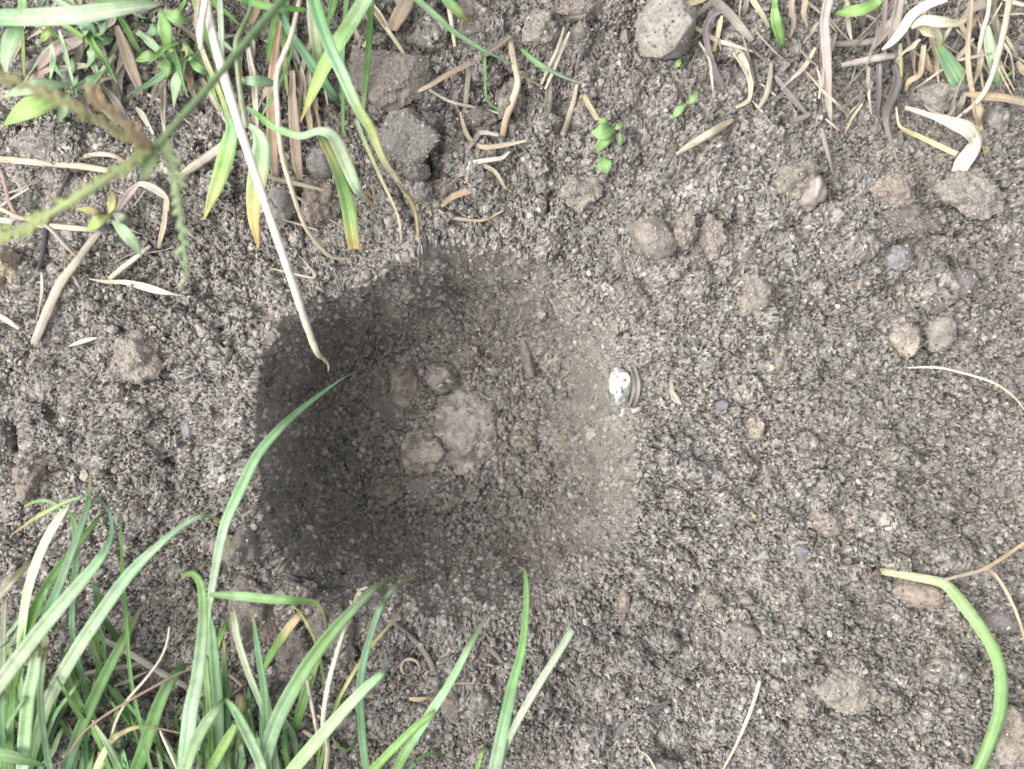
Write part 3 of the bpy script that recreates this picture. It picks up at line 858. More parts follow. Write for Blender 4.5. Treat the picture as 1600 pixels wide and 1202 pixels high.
rock('white_chip', 'smaller white fleck left on the small pale floor stone', 'chip', 692, 602, 12, 7, 4.5, c(240, 236, 226), -0.4, mat=M_STONE, seed=80, det=3, angular=4, sink=-1.0)
rock('white_chip', 'tiny white fleck above the pinkish slab', 'chip', 746, 578, 7, 10, 4, c(232, 230, 224), mat=M_STONE, seed=81, det=3, angular=3, sink=-0.2)
# the white chip with its curved striped sliver on the right rim
t = thing('shell_fragment', 'chalky white shell fragment with a curved striped rim on the right slope', 'shell', 975, 605)
rock('white_core', None, None, 966, 604, 34, 56, 10, c(238, 237, 232), -0.1, mat=M_STONE, seed=86, rough=0.25, angular=3, crumb=0.4, sink=0.02, parent=t, speck=0.04)
blade([(980, 562, 3), (991, 577, 9), (996, 600, 12), (994, 622, 10), (989, 638, 3)], cols=[c(150, 142, 130), c(196, 190, 178), c(140, 132, 122)], parent=t, name='rim', mat=M_DRY, lie=2.2, fold=0.7)
blade([(984, 572, 2), (988, 590, 7), (989, 612, 7), (984, 634, 3)], cols=[GREYD, c(190, 180, 166), GREYD], parent=t, name='inner_layer', mat=M_DRY, lie=3, fold=0.3)
rock('flake', None, None, 972, 645, 12, 18, 4, c(238, 234, 220), 0.4, mat=M_STONE, seed=83, det=3, angular=5, sink=0.1, parent=t)
rock('flake', None, None, 994, 640, 20, 9, 4, c(228, 222, 206), -0.3, mat=M_STONE, seed=84, det=3, angular=5, sink=0.1, parent=t)
tag(blade([(1050, 598, 3), (1050, 612, 9), (1056, 624, 14), (1064, 632, 3)], cols=[c(214, 190, 164), c(226, 204, 178)], name='leaf_fragment', mat=M_DRY, lie=2.5), 'small tan leaf scrap right of the white shell fragment', 'leaf')
dust_rocks()

# ------------------------------------------------------------------ grass tufts along the bottom edge
G1 = [MINT, MINT, GREEN]; G2 = [BLUEG, MINT, GREEN]; G3 = [GREEN, MINT, GREEN]; G4 = [DKG, GREEN, DKG]; G5 = [PALE, MINT, GREEN]; G6 = [DKG, DKG, DKG]

def fillers(t, n, x0, x1, y0, y1, seed, cols=None, zt=(4, 22)):
    rr = random.Random(seed)
    for _ in range(n):
        x = rr.uniform(x0, x1); y = rr.uniform(y0, y1)
        L = rr.uniform(70, 170); a = rr.uniform(-0.7, 0.7)
        xb = x - math.sin(a) * L; yb = y + math.cos(a) * L
        w = rr.uniform(6, 15)
        mx, my = (x + xb) / 2 + rr.uniform(-16, 16), (y + yb) / 2
        zt_ = rr.uniform(*zt)
        blade([(x, y, 3), (x * 0.6 + mx * 0.4, y * 0.6 + my * 0.4, w * 0.8), (mx, my, w), (xb, yb, w * 0.8)], (zt_, zt_ + 5, zt_ * 0.7, 2), cols or rr.choice([G4, G6, G3, G3, G1]), t, ext=30 if yb > 1202 else 6)

t1 = thing('grass_tuft', 'dense tuft of long pale grass blades in the bottom left corner', 'grass', 40, 1290, 0)
blade([(142, 736, 4), (141, 762, 9), (138, 790, 14), (120, 844, 16), (92, 920, 20), (74, 965, 22), (64, 1040, 22), (58, 1110, 20)], (22, 40, 46, 30, 12), [BLUEG, BLUEG, GREEN], t1, ext=120)
blade([(132, 775, 4), (112, 788, 12), (98, 803, 17), (68, 856, 20), (46, 920, 21), (37, 980, 21), (33, 1041, 20), (40, 1100, 18)], (30, 46, 48, 30, 10), [PALE, PALE, MINT], t1, ext=130)
blade([(18, 836, 2), (35, 824, 5), (52, 812, 8), (75, 799, 9), (104, 784, 7), (126, 777, 4)], (24, 34, 44), [TAN, YELG, MINT], t1, ext=0)
blade([(38, 792, 3), (52, 785, 6), (68, 782, 8), (84, 786, 8), (98, 800, 7)], (22, 28, 40), [YELG, MINT, MINT], t1)
blade([(148, 776, 2), (164, 788, 6), (172, 802, 9), (176, 828, 12), (168, 856, 16), (150, 883, 22), (112, 928, 28), (58, 992, 31), (0, 1068, 32), (-50, 1130, 28)], (30, 44, 56, 50, 20), [DKG, BLUEG, MINT, PALE, MINT], t1, ext=90, twist=0.6)
blade([(108, 800, 6), (118, 822, 15), (120, 880, 16), (114, 945, 14), (116, 1000, 14), (136, 1081, 16), (160, 1161, 15)], (26, 36, 28, 6), G3, t1, ext=80)
blade([(164, 796, 3), (138, 830, 12), (80, 905, 19), (46, 977, 21), (20, 1081, 20), (16, 1161, 18)], (24, 40, 30, 8), [GREEN, LIME, GREEN], t1, ext=80)
blade([(8, 937, 12), (6, 1021, 15), (4, 1121, 15), (8, 1202, 14)], (26, 34, 18), [GREYD, BLUEG, GREEN], t1, ext=60)
blade([(52, 876, 4), (36, 890, 12), (14, 914, 17), (-14, 948, 18), (-40, 1010, 16)], (16, 26, 14), [YELG, GREYD, BLUEG], t1, ext=90)
blade([(58, 1010, 20), (54, 1050, 27), (44, 1101, 28), (36, 1202, 26)], (40, 44, 26), [MINT, PALE, PALE], t1, ext=70)
blade([(74, 995, 10), (64, 1081, 14), (70, 1150, 15), (80, 1202, 14)], (36, 34, 18), G1, t1, ext=60)
blade([(70, 1196, 6), (30, 1184, 26), (-10, 1176, 30), (-60, 1170, 28)], (34, 36, 26), [DKG, GREEN, GREEN], t1, ext=60)
blade([(16, 1010, 8), (22, 1080, 16), (18, 1150, 18), (20, 1202, 18)], (20, 26, 12), [LIME, GREEN, LIME], t1, ext=60)
fillers(t1, 16, 0, 170, 1020, 1160, 5)
fillers(t1, 16, -10, 150, 900, 1100, 15, None, (10, 40))

t2 = thing('grass_tuft', 'grass tuft with a long blade bending over towards the arching blade, left of it', 'grass', 170, 1290, 0)
blade([(360, 882, 3), (358, 862, 6), (354, 838, 7), (344, 815, 8), (330, 807, 8), (316, 806, 9), (288, 819, 11), (249, 851, 15), (200, 900, 25), (140, 985, 28), (98, 1053, 28), (74, 1101, 26), (56, 1161, 22)], (14, 36, 52, 56, 40, 12), [GREEN, YELG, MINT, MINT, PALE, GREEN], t2, ext=80)
blade([(187, 794, 2), (190, 850, 7), (192, 900, 9), (197, 961, 9), (205, 1061, 9), (225, 1153, 9), (237, 1202, 9)], (30, 40, 34, 16), [GREEN, GREEN, MINT], t2, ext=70, fold=0.6)
blade([(221, 949, 4), (206, 978, 15), (189, 1009, 20), (156, 1073, 24), (124, 1145, 24), (104, 1202, 22)], (18, 30, 26, 10), [GREEN, BLUEG, GREEN], t2, ext=70)
blade([(96, 1007, 5), (102, 1036, 15), (110, 1066, 19), (134, 1115, 23), (177, 1177, 24), (200, 1202, 22)], (20, 26, 18, 8), G4, t2, ext=70)
blade([(144, 1125, 3), (164, 1157, 12), (188, 1202, 15)], (30, 34, 26), G5, t2, ext=80)
blade([(300, 1037, 4), (286, 1042, 14), (269, 1061, 21), (249, 1101, 27), (225, 1173, 29), (214, 1202, 28)], (14, 26, 26, 12), [GREEN, DKG, GREEN, DKG], t2, ext=70)
fillers(t2, 20, 100, 300, 1060, 1170, 6)

t3 = thing('grass_tuft', 'grass tuft whose long arching blade overhangs the left side of the hole', 'grass', 320, 1280, 0)
blade([(566, 577, 1.5), (534, 593, 4), (495, 621, 9), (464, 646, 14), (436, 672, 18), (404, 710, 21), (380, 757, 23), (366, 786, 22), (351, 822, 20), (339, 878, 18), (330, 931, 14), (326, 966, 11), (324, 1040, 12), (322, 1120, 14)], (4, 20, 38, 50, 52, 44, 26, 10), [DKG, BLUEG, MINT, MINT, PALE, MINT, GREEN], t3, ext=120, twist=0.4)  # dark tip colour paints in the shade over the hole
blade([(284, 905, 6), (290, 898, 9), (303, 897, 14), (314, 912, 17), (318, 940, 19), (317, 991, 23), (309, 1061, 28), (299, 1114, 32), (291, 1202, 33)], (40, 56, 58, 48, 22), [TAN, GREEN, GREEN, MINT, PALE, MINT], t3, ext=70)
blade([(509, 984, 3), (507, 964, 4), (501, 950, 7), (490, 940, 13), (460, 937, 18), (428, 936, 20), (376, 931, 19), (340, 929, 13), (328, 930, 8)], (14, 34, 46, 48, 44), [YELG, YELG, GREEN, MINT, GREEN], t3, fold=0.4, roll=0.1)
blade([(330, 966, 6), (333, 992, 15), (336, 1030, 22), (341, 1096, 24), (344, 1177, 22)], (36, 42, 30, 16), [MINT, MINT, PALE], t3, ext=80)
blade([(350, 1000, 5), (352, 1050, 12), (356, 1110, 14), (356, 1190, 14)], (24, 30, 14), G4, t3, ext=70)
blade([(358, 962, 4), (350, 982, 10), (340, 1010, 10), (334, 1040, 8)], (14, 24, 20), [GREEN, DKG, DKG], t3)
blade([(320, 1010, 5), (326, 1080, 12), (330, 1150, 14), (334, 1202, 14)], (20, 26, 12), [LIME, GREEN, LIME], t3, ext=60)
fillers(t3, 8, 280, 360, 1070, 1170, 7)

t4 = thing('grass_tuft', 'grass tuft with one wide blade leaning right over the seed stalk', 'grass', 415, 1290, 0)
blade([(365, 954, 12), (368, 972, 14), (372, 998, 15), (390, 1054, 15), (411, 1107, 13), (424, 1160, 13)], (30, 38, 30, 14), [PALE, MINT, MINT], t4, ext=80)
blade([(395, 963, 4), (399, 985, 9), (404, 1019, 13), (414, 1082, 16), (418, 1149, 16)], (34, 40, 26), [BLUEG, BLUEG, MINT], t4, ext=90)
blade([(474, 955, 12), (463, 968, 17), (446, 990, 19), (425, 1022, 16), (411, 1050, 8)], (30, 34, 28, 20), [c(206, 182, 164), TAN, GREEN, LIME], t4, ext=0)
blade([(411, 1050, 7), (408, 1100, 8), (410, 1170, 8)], (20, 14, 8), G3, t4, ext=70)
blade([(456, 946, 3), (470, 958, 5), (481, 977, 7), (495, 1008, 7), (505, 1054, 7), (508, 1114, 8), (500, 1170, 8)], (26, 34, 24, 10), [YELG, YELG, GREEN], t4, ext=70, fold=0.6)
blade([(618, 898, 2), (600, 909, 9), (579, 924, 16), (544, 959, 22), (505, 1005, 28), (467, 1061, 31), (432, 1128, 32), (411, 1194, 30)], (26, 44, 52, 44, 24), [GREEN, MINT, GREEN, MINT, MINT], t4, ext=90)
blade([(509, 984, 5), (503, 1006, 13), (495, 1030, 18), (482, 1070, 21), (470, 1110, 20)], (26, 32, 26), [MINT, LIME, GREEN], t4, ext=60)
blade([(354, 1093, 5), (347, 1098, 13), (336, 1112, 18), (319, 1135, 23), (298, 1180, 24), (288, 1220, 22)], (36, 44, 42, 24), [MINT, PALE, PALE], t4, ext=60)
blade([(352, 1092, 6), (362, 1102, 13), (372, 1117, 19), (390, 1152, 23), (407, 1191, 22), (414, 1220, 20)], (38, 44, 34, 20), [GREEN, MINT, PALE, GREEN], t4, ext=60)
blade([(368, 1132, 10), (360, 1148, 19), (346, 1172, 21), (330, 1200, 21)], (34, 32, 20), [LIME, LIME, GREEN], t4, ext=60)
blade([(420, 1090, 6), (424, 1130, 14), (430, 1180, 16), (434, 1220, 15)], (20, 24, 14), G1, t4, ext=60)
blade([(452, 1130, 4), (444, 1160, 10), (452, 1202, 12)], (20, 22, 12), G4, t4, ext=60)
tube([(376, 1088, 14), (376, 1104, 20), (376, 1130, 18), (376, 1180, 16)], (20, 16, 8), [TAN, YELG, GREEN], t4, name='sheath', mat=M_STEM, ext=60)
fillers(t4, 14, 360, 480, 1070, 1180, 8)

t5 = thing('grass_tuft', 'small tuft with a blunt bright blade and a slender blue green blade', 'grass', 530, 1290, 0)
blade([(657, 898, 1.5), (640, 905, 5), (618, 917, 8), (603, 935, 10), (592, 955, 12), (576, 1005, 15), (563, 1068, 17), (566, 1142, 17), (573, 1202, 16)], (20, 40, 48, 40, 20), [YELG, BLUEG, BLUEG, MINT], t5, ext=80)
blade([(634, 933, 1.5), (626, 951, 4), (608, 977, 6), (576, 1015, 7), (541, 1071, 8), (520, 1117, 8), (508, 1165, 8)], (18, 30, 34, 14), [TAN, YELG, GREEN], t5, ext=80)
blade([(601, 1047, 7), (594, 1055, 15), (566, 1080, 21), (520, 1130, 25), (462, 1198, 28), (440, 1230, 24)], (46, 52, 46, 22), [MINT, MINT, LIME], t5, ext=60)
blade([(555, 1158, 8), (547, 1168, 12), (537, 1171, 10), (526, 1162, 9), (519, 1150, 5)], (10, 12, 14), [DKG, GREEN, LIME], t5, roll=0.7)
t6 = thing('grass_tuft', 'pair of slim crossing blades at the bottom centre', 'grass', 610, 1290, 0)
blade([(760, 961, 3), (750, 981, 9), (731, 1015, 14), (703, 1068, 17), (671, 1117, 20), (636, 1170, 21), (620, 1202, 20)], (26, 40, 40, 24), [MINT, GREEN, MINT], t6, ext=80)
blade([(688, 1102, 4), (672, 1118, 12), (646, 1138, 15), (590, 1194, 18), (570, 1215, 17)], (40, 44, 34, 20), [GREEN, LIME, GREEN], t6, ext=70)
blade([(708, 1206, 5), (696, 1186, 6), (683, 1178, 7), (668, 1178, 7), (652, 1187, 8), (640, 1202, 9)], (18, 26, 22), [DKG, BLUEG, BLUEG], t6, ext=60)
t7 = thing('grass_tuft', 'upright pair of blades at bottom centre, one tipped brown and one cut blunt', 'grass', 765, 1290, 0)
blade([(811, 886, 2), (817, 889, 5), (821, 898, 9), (823, 938, 13), (817, 1008, 17), (802, 1068, 22), (788, 1131, 26), (773, 1202, 28)], (30, 42, 42, 24), [TAN, GREEN, GREEN, MINT, PALE], t7, ext=80)
blade([(893, 985, 13), (886, 997, 16), (864, 1033, 16), (836, 1078, 17), (808, 1128, 15), (792, 1165, 12), (782, 1202, 10)], (42, 44, 34, 16), [PALE, PALE, MINT], t7, ext=80)
blade([(757, 1163, 3), (752, 1180, 8), (745, 1202, 10)], (16, 20, 12), [GREEN, LIME, GREEN], t7, ext=70)

# dry seed stalk among the bottom grass
ts = thing('seed_stalk', 'dry cream seed stalk standing among the bottom grass blades', 'seed stalk', 513, 1215)
tube([(564, 920, 5), (544, 966, 6), (527, 1019, 7), (513, 1071, 8), (505, 1131, 8), (512, 1166, 8), (508, 1210, 8)], (44, 46, 30, 6), [CREAM, CREAM, STRAW], ts, name='stem')
def spike_grains(parent, pts, zs, n, wpx, lpx, colr, mat=None, lift=0.0, two=True, nm='spikelet'):
    """alternating small pointed grains along a spike, one mesh datum shared"""
    rows = catmull(path3(pts, zs), n)
    T = np.gradient(rows[:, :3], axis=0)
    me = None
    for i in range(n):
        p = rows[i, :3]; t_ = Vector(T[i]).normalized()
        s_ = t_.cross(Vector((0, 0, 1))).normalized()
        sg = 1 if i % 2 else -1
        d = (t_ * 0.82 + s_ * 0.5 * sg + Vector((0, 0, 0.2))).normalized()
        if me is None:
            L = lpx * PXM; w = wpx * PXM / 2
            V_ = []; F = []
            prof = [(0, 0.15), (0.25, 0.85), (0.5, 1.0), (0.8, 0.6), (1.0, 0.05)]
            for (tt, q) in prof:
                for k in range(6):
                    a = k * math.pi / 3
                    V_.append((w * q * math.cos(a), w * q * 0.7 * math.sin(a), L * tt))
            for a in range(4):
                for k in range(6):
                    F.append((a * 6 + k, a * 6 + (k + 1) % 6, a * 6 + 6 + (k + 1) % 6, a * 6 + 6 + k))
            o = link_mesh(nm, V_, F, mat or M_DRY, np.tile(colr, (len(V_), 1)), [(0.5, 0.5)] * len(V_), parent, None)
            me = o.data
        else:
            o = bpy.data.objects.new(nm, me); col.objects.link(o); o.parent = parent
        o.location = Vector(p) - parent_world(parent)
        jr = random.Random(i * 7 + n)
        d = (d + Vector((jr.gauss(0, 0.16), jr.gauss(0, 0.16), jr.gauss(0, 0.12)))).normalized()
        o.rotation_euler = d.to_track_quat('Z', 'Y').to_euler()
        k_ = jr.uniform(0.6, 1.15)
        o.scale = (k_ * jr.uniform(0.75, 1.1), k_, k_ * jr.uniform(0.8, 1.25))

def parent_world(o):
    v = Vector(o.location)
    while o.parent is not None:
        o = o.parent; v += Vector(o.location)
    return v
sp = tube([(477, 1043, 5), (483, 1080, 6), (490, 1115, 6), (496, 1145, 6), (504, 1165, 6)], (34, 28, 12), [CREAM, STRAW], ts, name='side_branch')
st = [ch for ch in ts.children if ch.name.startswith('stem')][0]
spike_grains(st, [(506, 1125, 4), (513, 1071, 4), (527, 1019, 4), (544, 966, 4), (563, 922, 3)], (30, 44, 46), 34, 5.5, 13, CREAM)
spike_grains(sp, [(495, 1142, 4), (488, 1105, 4), (478, 1045, 3)], (12, 34), 14, 5, 12, CREAM)
tube([(474, 1142, 6), (484, 1148, 7), (495, 1156, 7)], (14, 12, 8), [CREAM, STRAW], ts, name='stub')

# ------------------------------------------------------------------ onion-like green stalk at the right
tg = thing('green_stalk', 'curved green hollow stalk with a pale torn end at lower right', 'stalk', 1500, 1260)
tube([(1372, 893, 8.2), (1378, 893, 10.7), (1400, 896, 12.3), (1426, 901, 13.9), (1462, 908, 15.6), (1480, 916, 18.0), (1503, 942, 19.7), (1531, 980, 20.5), (1554, 1019, 21.3), (1564, 1061, 21.3), (1561, 1114, 21.3), (1545, 1163, 20.5), (1528, 1202, 19.7), (1500, 1255, 18.0)], (4, 5, 7, 10, 13, 12, 8, 3), [c(224, 218, 170), c(216, 222, 164), c(176, 210, 130), c(152, 198, 112), c(140, 190, 104), c(134, 182, 100)], tg, mat=M_STEM, sides=12, flat=0.7, knots=0.03)
tube([(1364, 897, 5), (1369, 895, 9), (1375, 893, 12)], (5, 6), [BROWN, DARK], tg, name='torn_tip', mat=M_DRY, knots=0.15)
blade([(1475, 906, 7), (1500, 899, 8), (1531, 891, 9), (1559, 876, 9), (1602, 846, 8), (1640, 820, 7)], (12, 12, 7), [LAV, TAN, YEL], tg, name='withered_leaf', mat=M_DRY, fold=0.7)
blade([(1538, 890, 5), (1552, 896, 8), (1570, 922, 8), (1587, 957, 7), (1601, 1000, 6), (1606, 1030, 4)], (12, 9, 5), [TAN, STRAW, TAN], tg, name='withered_leaf', mat=M_DRY, fold=0.6)

# ------------------------------------------------------------------ seed head high over the upper left corner
th = thing('seed_head_stalk', 'tall green grass stalk with a blurred four fingered seed head, upper left', 'grass', 560, -260, 0)
tube([(241, 232, 14), (262, 208, 12), (290, 176, 12), (332, 129, 12), (385, 66, 13), (440, 2, 14), (500, -70, 14), (560, -160, 14)], (146, 148, 144, 132, 112, 76), [c(140, 168, 110), c(130, 164, 104), c(126, 160, 106), BLUEG], th, mat=M_STEM, ext=120)
SPK = [([(236, 236, 12), (195, 262, 15), (120, 310, 14), (55, 347, 11), (-10, 378, 7)], (146, 154, 150), c(170, 184, 116), 44),
       ([(238, 234, 10), (190, 208, 10), (119, 170, 9), (60, 142, 8), (-6, 116, 5)], (146, 158, 160), c(160, 158, 110), 40),
       ([(240, 230, 8), (210, 204, 9), (178, 176, 9), (147, 153, 6)], (146, 154, 158), c(172, 152, 118), 20),
       ([(258, 214, 6), (268, 250, 9), (276, 290, 10), (284, 350, 9), (292, 430, 5)], (144, 138, 120), c(168, 190, 138), 30)]
for pts, zs, cl, n_ in SPK:
    s_ = tube(pts[::-1], zs[::-1], [cl, cl], th, name='spike', mat=M_STEM)
    spike_grains(s_, pts, zs, n_, 7, 14, cl, M_STEM)
blade([(242, 240, 14), (234, 254, 26), (228, 268, 22), (222, 280, 5)], (144, 146, 144), [c(160, 190, 120), c(160, 190, 120)], th, name='bract', mat=M_STEM)

# ------------------------------------------------------------------ grass hanging in from the top edge
tt = thing('grass_tuft', 'grass tuft hanging from the top edge, its long blade drying into curled tails', 'grass', 530, -150, 0)
blade([(653, 420, 3), (654, 385, 5), (649, 335, 7), (635, 304, 9), (614, 272, 11), (597, 245, 14), (580, 203, 19), (559, 168, 22), (538, 122, 25), (512, 64, 27), (492, 0, 28), (486, -60, 26)], (3, 14, 30, 44, 46, 30), [TAN, TAN, STRAW, YELG, MINT, BLUEG, MINT], tt, ext=80)
blade([(628, 402, 3), (627, 375, 5), (621, 335, 6), (597, 282, 8), (580, 244, 9), (566, 212, 10), (556, 185, 10)], (3, 16, 32, 43), [TAN, STRAW, YELG, MINT], tt, mat=M_DRY)
blade([(684, 325, 2), (662, 320, 4), (645, 310, 5), (632, 298, 6), (620, 284, 6)], (4, 14, 26), [TAN, STRAW], tt, mat=M_DRY)
blade([(470, 190, 4), (477, 175, 10), (485, 157, 20), (500, 125, 30), (517, 91, 34), (545, 45, 35), (576, -5, 34), (600, -50, 30)], (12, 26, 36, 30), [YEL, YELG, LIME, MINT, GREEN], tt, ext=80)
blade([(498, 106, 10), (496, 80, 24), (492, 40, 28), (490, -10, 28), (490, -50, 26)], (10, 20, 18), [YELG, PALE, PALE], tt, ext=70)
blade([(531, 158, 5), (522, 150, 16), (500, 118, 20), (475, 82, 19), (454, 52, 16), (440, 20, 14), (428, -30, 12)], (8, 18, 22, 12), [BLUEG, BLUEG, MINT], tt, ext=60)
blade([(566, 186, 6), (570, 140, 12), (576, 70, 14), (580, 0, 14), (584, -50, 13)], (8, 22, 26), [GREEN, BLUEG, MINT], tt, ext=80)
blade([(536, 210, 5), (536, 160, 9), (535, 100, 10), (540, 30, 10), (545, -40, 9)], (6, 16, 14), [GREEN, BLUEG, GREEN], tt, ext=80)
blade([(512, 40, 4), (520, 10, 18), (530, -40, 22)], (20, 26, 20), [GREEN, MINT], tt, ext=60)

tl = thing('grass_shoot', 'leafy grass shoot with yellow tipped broad leaves at upper left', 'grass', 392, -120, 0)
tube([(384, 200, 9), (380, 170, 9), (375, 140, 9), (371, 100, 9), (370, 66, 11), (378, 44, 8), (391, 15, 8), (402, -40, 8)], (24, 30, 30, 18), [PALE, c(170, 186, 130), c(150, 174, 110), GREEN], tl, mat=M_STEM, ext=70)
blade([(404, 389, 3), (401, 368, 14), (398, 340, 27), (400, 305, 38), (406, 262, 43), (408, 225, 34), (400, 205, 18), (388, 195, 10)], (8, 20, 28, 26), [YEL, YEL, YELG, MINT, PALE, PALE], tl, fold=0.4, wav=0.2)
blade([(319, 343, 3), (325, 326, 12), (335, 300, 25), (347, 268, 33), (356, 236, 36), (362, 208, 28), (358, 188, 15), (349, 160, 10), (339, 133, 11), (317, 82, 11), (307, 35, 10), (310, 0, 9), (316, -40, 9)], (8, 20, 30, 36, 30, 20), [YEL, YELG, LIME, MINT, YELG, CREAM, CREAM, CREAM], tl, fold=0.35, wav=0.15, ext=70)
blade([(428, 130, 8), (415, 129, 20), (398, 127, 22), (384, 126, 15), (378, 124, 8)], (24, 30, 28), [MINT, MINT, PALE], tl)
blade([(615, 342, 3), (594, 330, 5), (576, 315, 8), (566, 305, 13), (556, 292, 20), (541, 256, 27), (528, 228, 28), (516, 211, 24), (497, 206, 17), (468, 213, 15), (429, 199, 15), (410, 185, 13), (398, 176, 10), (386, 168, 8)], (4, 16, 30, 42, 46, 40, 30), [TAN, TAN, PALE, PALE, PALE, MINT, GREEN, BLUEG], tl, fold=0.35, twist=0.5)
blade([(555, 389, 25), (551, 366, 30), (545, 325, 32), (536, 292, 28), (527, 266, 23), (516, 242, 19), (506, 222, 15), (498, 208, 9)], (10, 22, 34, 42), [YEL, LIME, GREEN, YELG, GREEN], tl, fold=0.45)
blade([(419, 97, 4), (423, 72, 15), (428, 46, 18), (432, 18, 14), (436, -20, 10)], (14, 22, 16), [GREEN, GREEN, DKG], tl, ext=60)
blade([(347, 108, 10), (346, 60, 12), (344, 0, 12), (343, -40, 11)], (16, 26, 20), [PALE, PALE, MINT], tl, ext=70)
blade([(450, 150, 4), (446, 110, 9), (445, 60, 11), (448, 0, 11), (450, -40, 10)], (10, 16, 14), [YELG, GREEN, GREEN], tl, ext=60)
blade([(410, 180, 4), (424, 155, 9), (440, 125, 8), (452, 95, 6), (462, 50, 5)], (14, 20, 20), [MINT, GREEN, GREEN], tl)

# wide blades crossing the very corner
def oneblade(label, *a, **k):
    k.setdefault('name', 'grass_sprig')
    return tag(blade(*a, **k), label, 'grass')
oneblade('wide pale blade crossing the upper left corner from left to right', [(252, 6, 6), (235, 9, 14), (200, 14, 22), (165, 19, 28), (120, 25, 31), (60, 28, 30), (0, 29, 28), (-60, 32, 26)], (54, 64, 66, 50), [PALE, PALE, PALE, MINT, MINT], ext=80)
oneblade('green blade running along the very top edge at upper left', [(150, 2, 5), (180, 0, 10), (220, -4, 14), (270, -8, 14)], (40, 46, 40), [GREEN, GREEN], ext=80)
oneblade('short green blade lying along the top edge beside the seed stalk', [(480, 16, 5), (455, 15, 12), (430, 13, 13), (395, 5, 12), (360, -8, 11)], (60, 66, 56), [GREEN, GREEN, DKG], ext=60)
oneblade('broad pale green leaf hanging at the left edge', [(10, 114, 8), (12, 95, 24), (18, 72, 33), (26, 50, 30), (36, 20, 20), (40, -20, 14)], (54, 60, 52), [PALE, MINT, LIME], ext=60)
oneblade('upright green blade at the top left corner behind the wide pale one', [(38, 118, 3), (37, 80, 6), (34, 30, 9), (33, -30, 10)], (10, 18, 14), [YELG, GREEN, GREEN], ext=60)
oneblade('thin green blade crossing the brown twig at top centre', [(800, 100, 2), (778, 90, 4), (752, 77, 7), (706, 48, 10), (684, 28, 11), (650, -2, 11), (620, -30, 10)], (8, 20, 26), [MINT, MINT, BLUEG], ext=60)
oneblade('short green leaf poking in at the top edge left of centre', [(730, 33, 4), (718, 20, 14), (700, 2, 18), (690, -20, 15)], (12, 18, 14), [YELG, GREEN, MINT], ext=50)
oneblade('hair thin green blade in the shadowed hollow', [(827, 213, 2), (808, 196, 4), (787, 178, 4), (765, 162, 5), (759, 147, 5), (758, 120, 5), (757, 88, 6)], (1, 4, 8, 10), [GREEN, BLUEG, GREEN])
oneblade('narrow green blade ending beside the grey stalks at top centre', [(906, 130, 2), (880, 121, 6), (850, 106, 10), (830, 92, 9), (813, 76, 5)], (3, 10, 10), [PALE, MINT, GREEN])
oneblade('bright green leaf tip between straws at top right of centre', [(1221, 71, 10), (1217, 55, 18), (1212, 35, 19), (1210, 15, 13), (1210, -10, 8)], (6, 14, 16), [LIME, LIME, MINT], ext=50)
oneblade('bright green leaf lying along the top edge at right', [(1306, 21, 5), (1322, 20, 17), (1345, 16, 20), (1368, 6, 15), (1380, -4, 10)], (14, 20, 16), [LIME, LIME, MINT], ext=50)
oneblade('pale green leaf pointing up right in the straw, upper right', [(1500, 137, 24), (1494, 122, 32), (1480, 98, 26), (1470, 80, 19), (1462, 64, 10)], (8, 16, 20), [MINT, MINT, BLUEG, YELG])
oneblade('narrow pale green leaf hanging at the far upper right', [(1560, 137, 5), (1556, 118, 17), (1548, 88, 22), (1543, 60, 18), (1542, 40, 8)], (6, 14, 18), [MINT, PALE, PALE])
oneblade('tiny green blade near the right edge of the straw', [(1563, 127, 2), (1576, 117, 5), (1588, 107, 3)], (8, 10, 10), [LIME, GREEN])

# ------------------------------------------------------------------ broad-leaved weeds
WG = [c(150, 196, 112), c(166, 208, 130), c(150, 200, 110)]; WP = [c(176, 206, 156), c(190, 216, 170)]; WB = [c(140, 180, 130), c(160, 196, 150)]
w1 = thing('weed_seedling', 'weed seedling with five oval leaves left of the pale straws', 'weed', 262, 96)
tube([(262, 96, 6), (259, 85, 6), (258, 78, 5)], (0, 12, 16), [GREEN, LIME], w1, mat=M_STEM)
leaf((262, 80), (251, 18), 24, 16, 24, WG, w1); leaf((254, 86), (208, 96), 19, 16, 12, WG, w1); leaf((259, 88), (256, 125), 20, 14, 10, WG, w1)
leaf((256, 16), (300, 32), 22, 22, 20, WG, w1); leaf((252, 40), (228, 54), 17, 14, 8, WB, w1); leaf((262, 82), (272, 74), 8, 16, 20, [YELG, LIME], w1)
w2 = thing('weed_seedling', 'weed seedling with a long drooping leaf beside the pale straws', 'weed', 292, 102)
tube([(294, 104, 5), (292, 96, 5), (290, 92, 5)], (0, 12, 16), [GREEN, LIME], w2, mat=M_STEM)
leaf((291, 94), (272, 170), 19, 16, 6, WP, w2); leaf((294, 92), (336, 116), 22, 16, 12, WG, w2); leaf((290, 92), (286, 68), 13, 16, 22, [YELG, c(190, 200, 120)], w2); leaf((292, 96), (302, 84), 8, 16, 20, WG, w2)
w3 = thing('weed_seedling', 'large leaved weed at the left edge under the blurred seed spike', 'weed', 118, 150)
tube([(180, 86, 8), (160, 112, 9), (140, 140, 9), (128, 152, 8)], (18, 14, 2), [c(170, 190, 140), c(150, 186, 120)], w3, mat=M_STEM)
tube([(128, 152, 7), (118, 142, 6), (112, 136, 6)], (2, 12, 18), [LIME, GREEN], w3, mat=M_STEM)
leaf((110, 134), (4, 152), 24, 18, 22, WP, w3); leaf((108, 148), (6, 196), 36, 16, 20, [c(176, 214, 110), c(184, 218, 120), c(160, 204, 110)], w3)
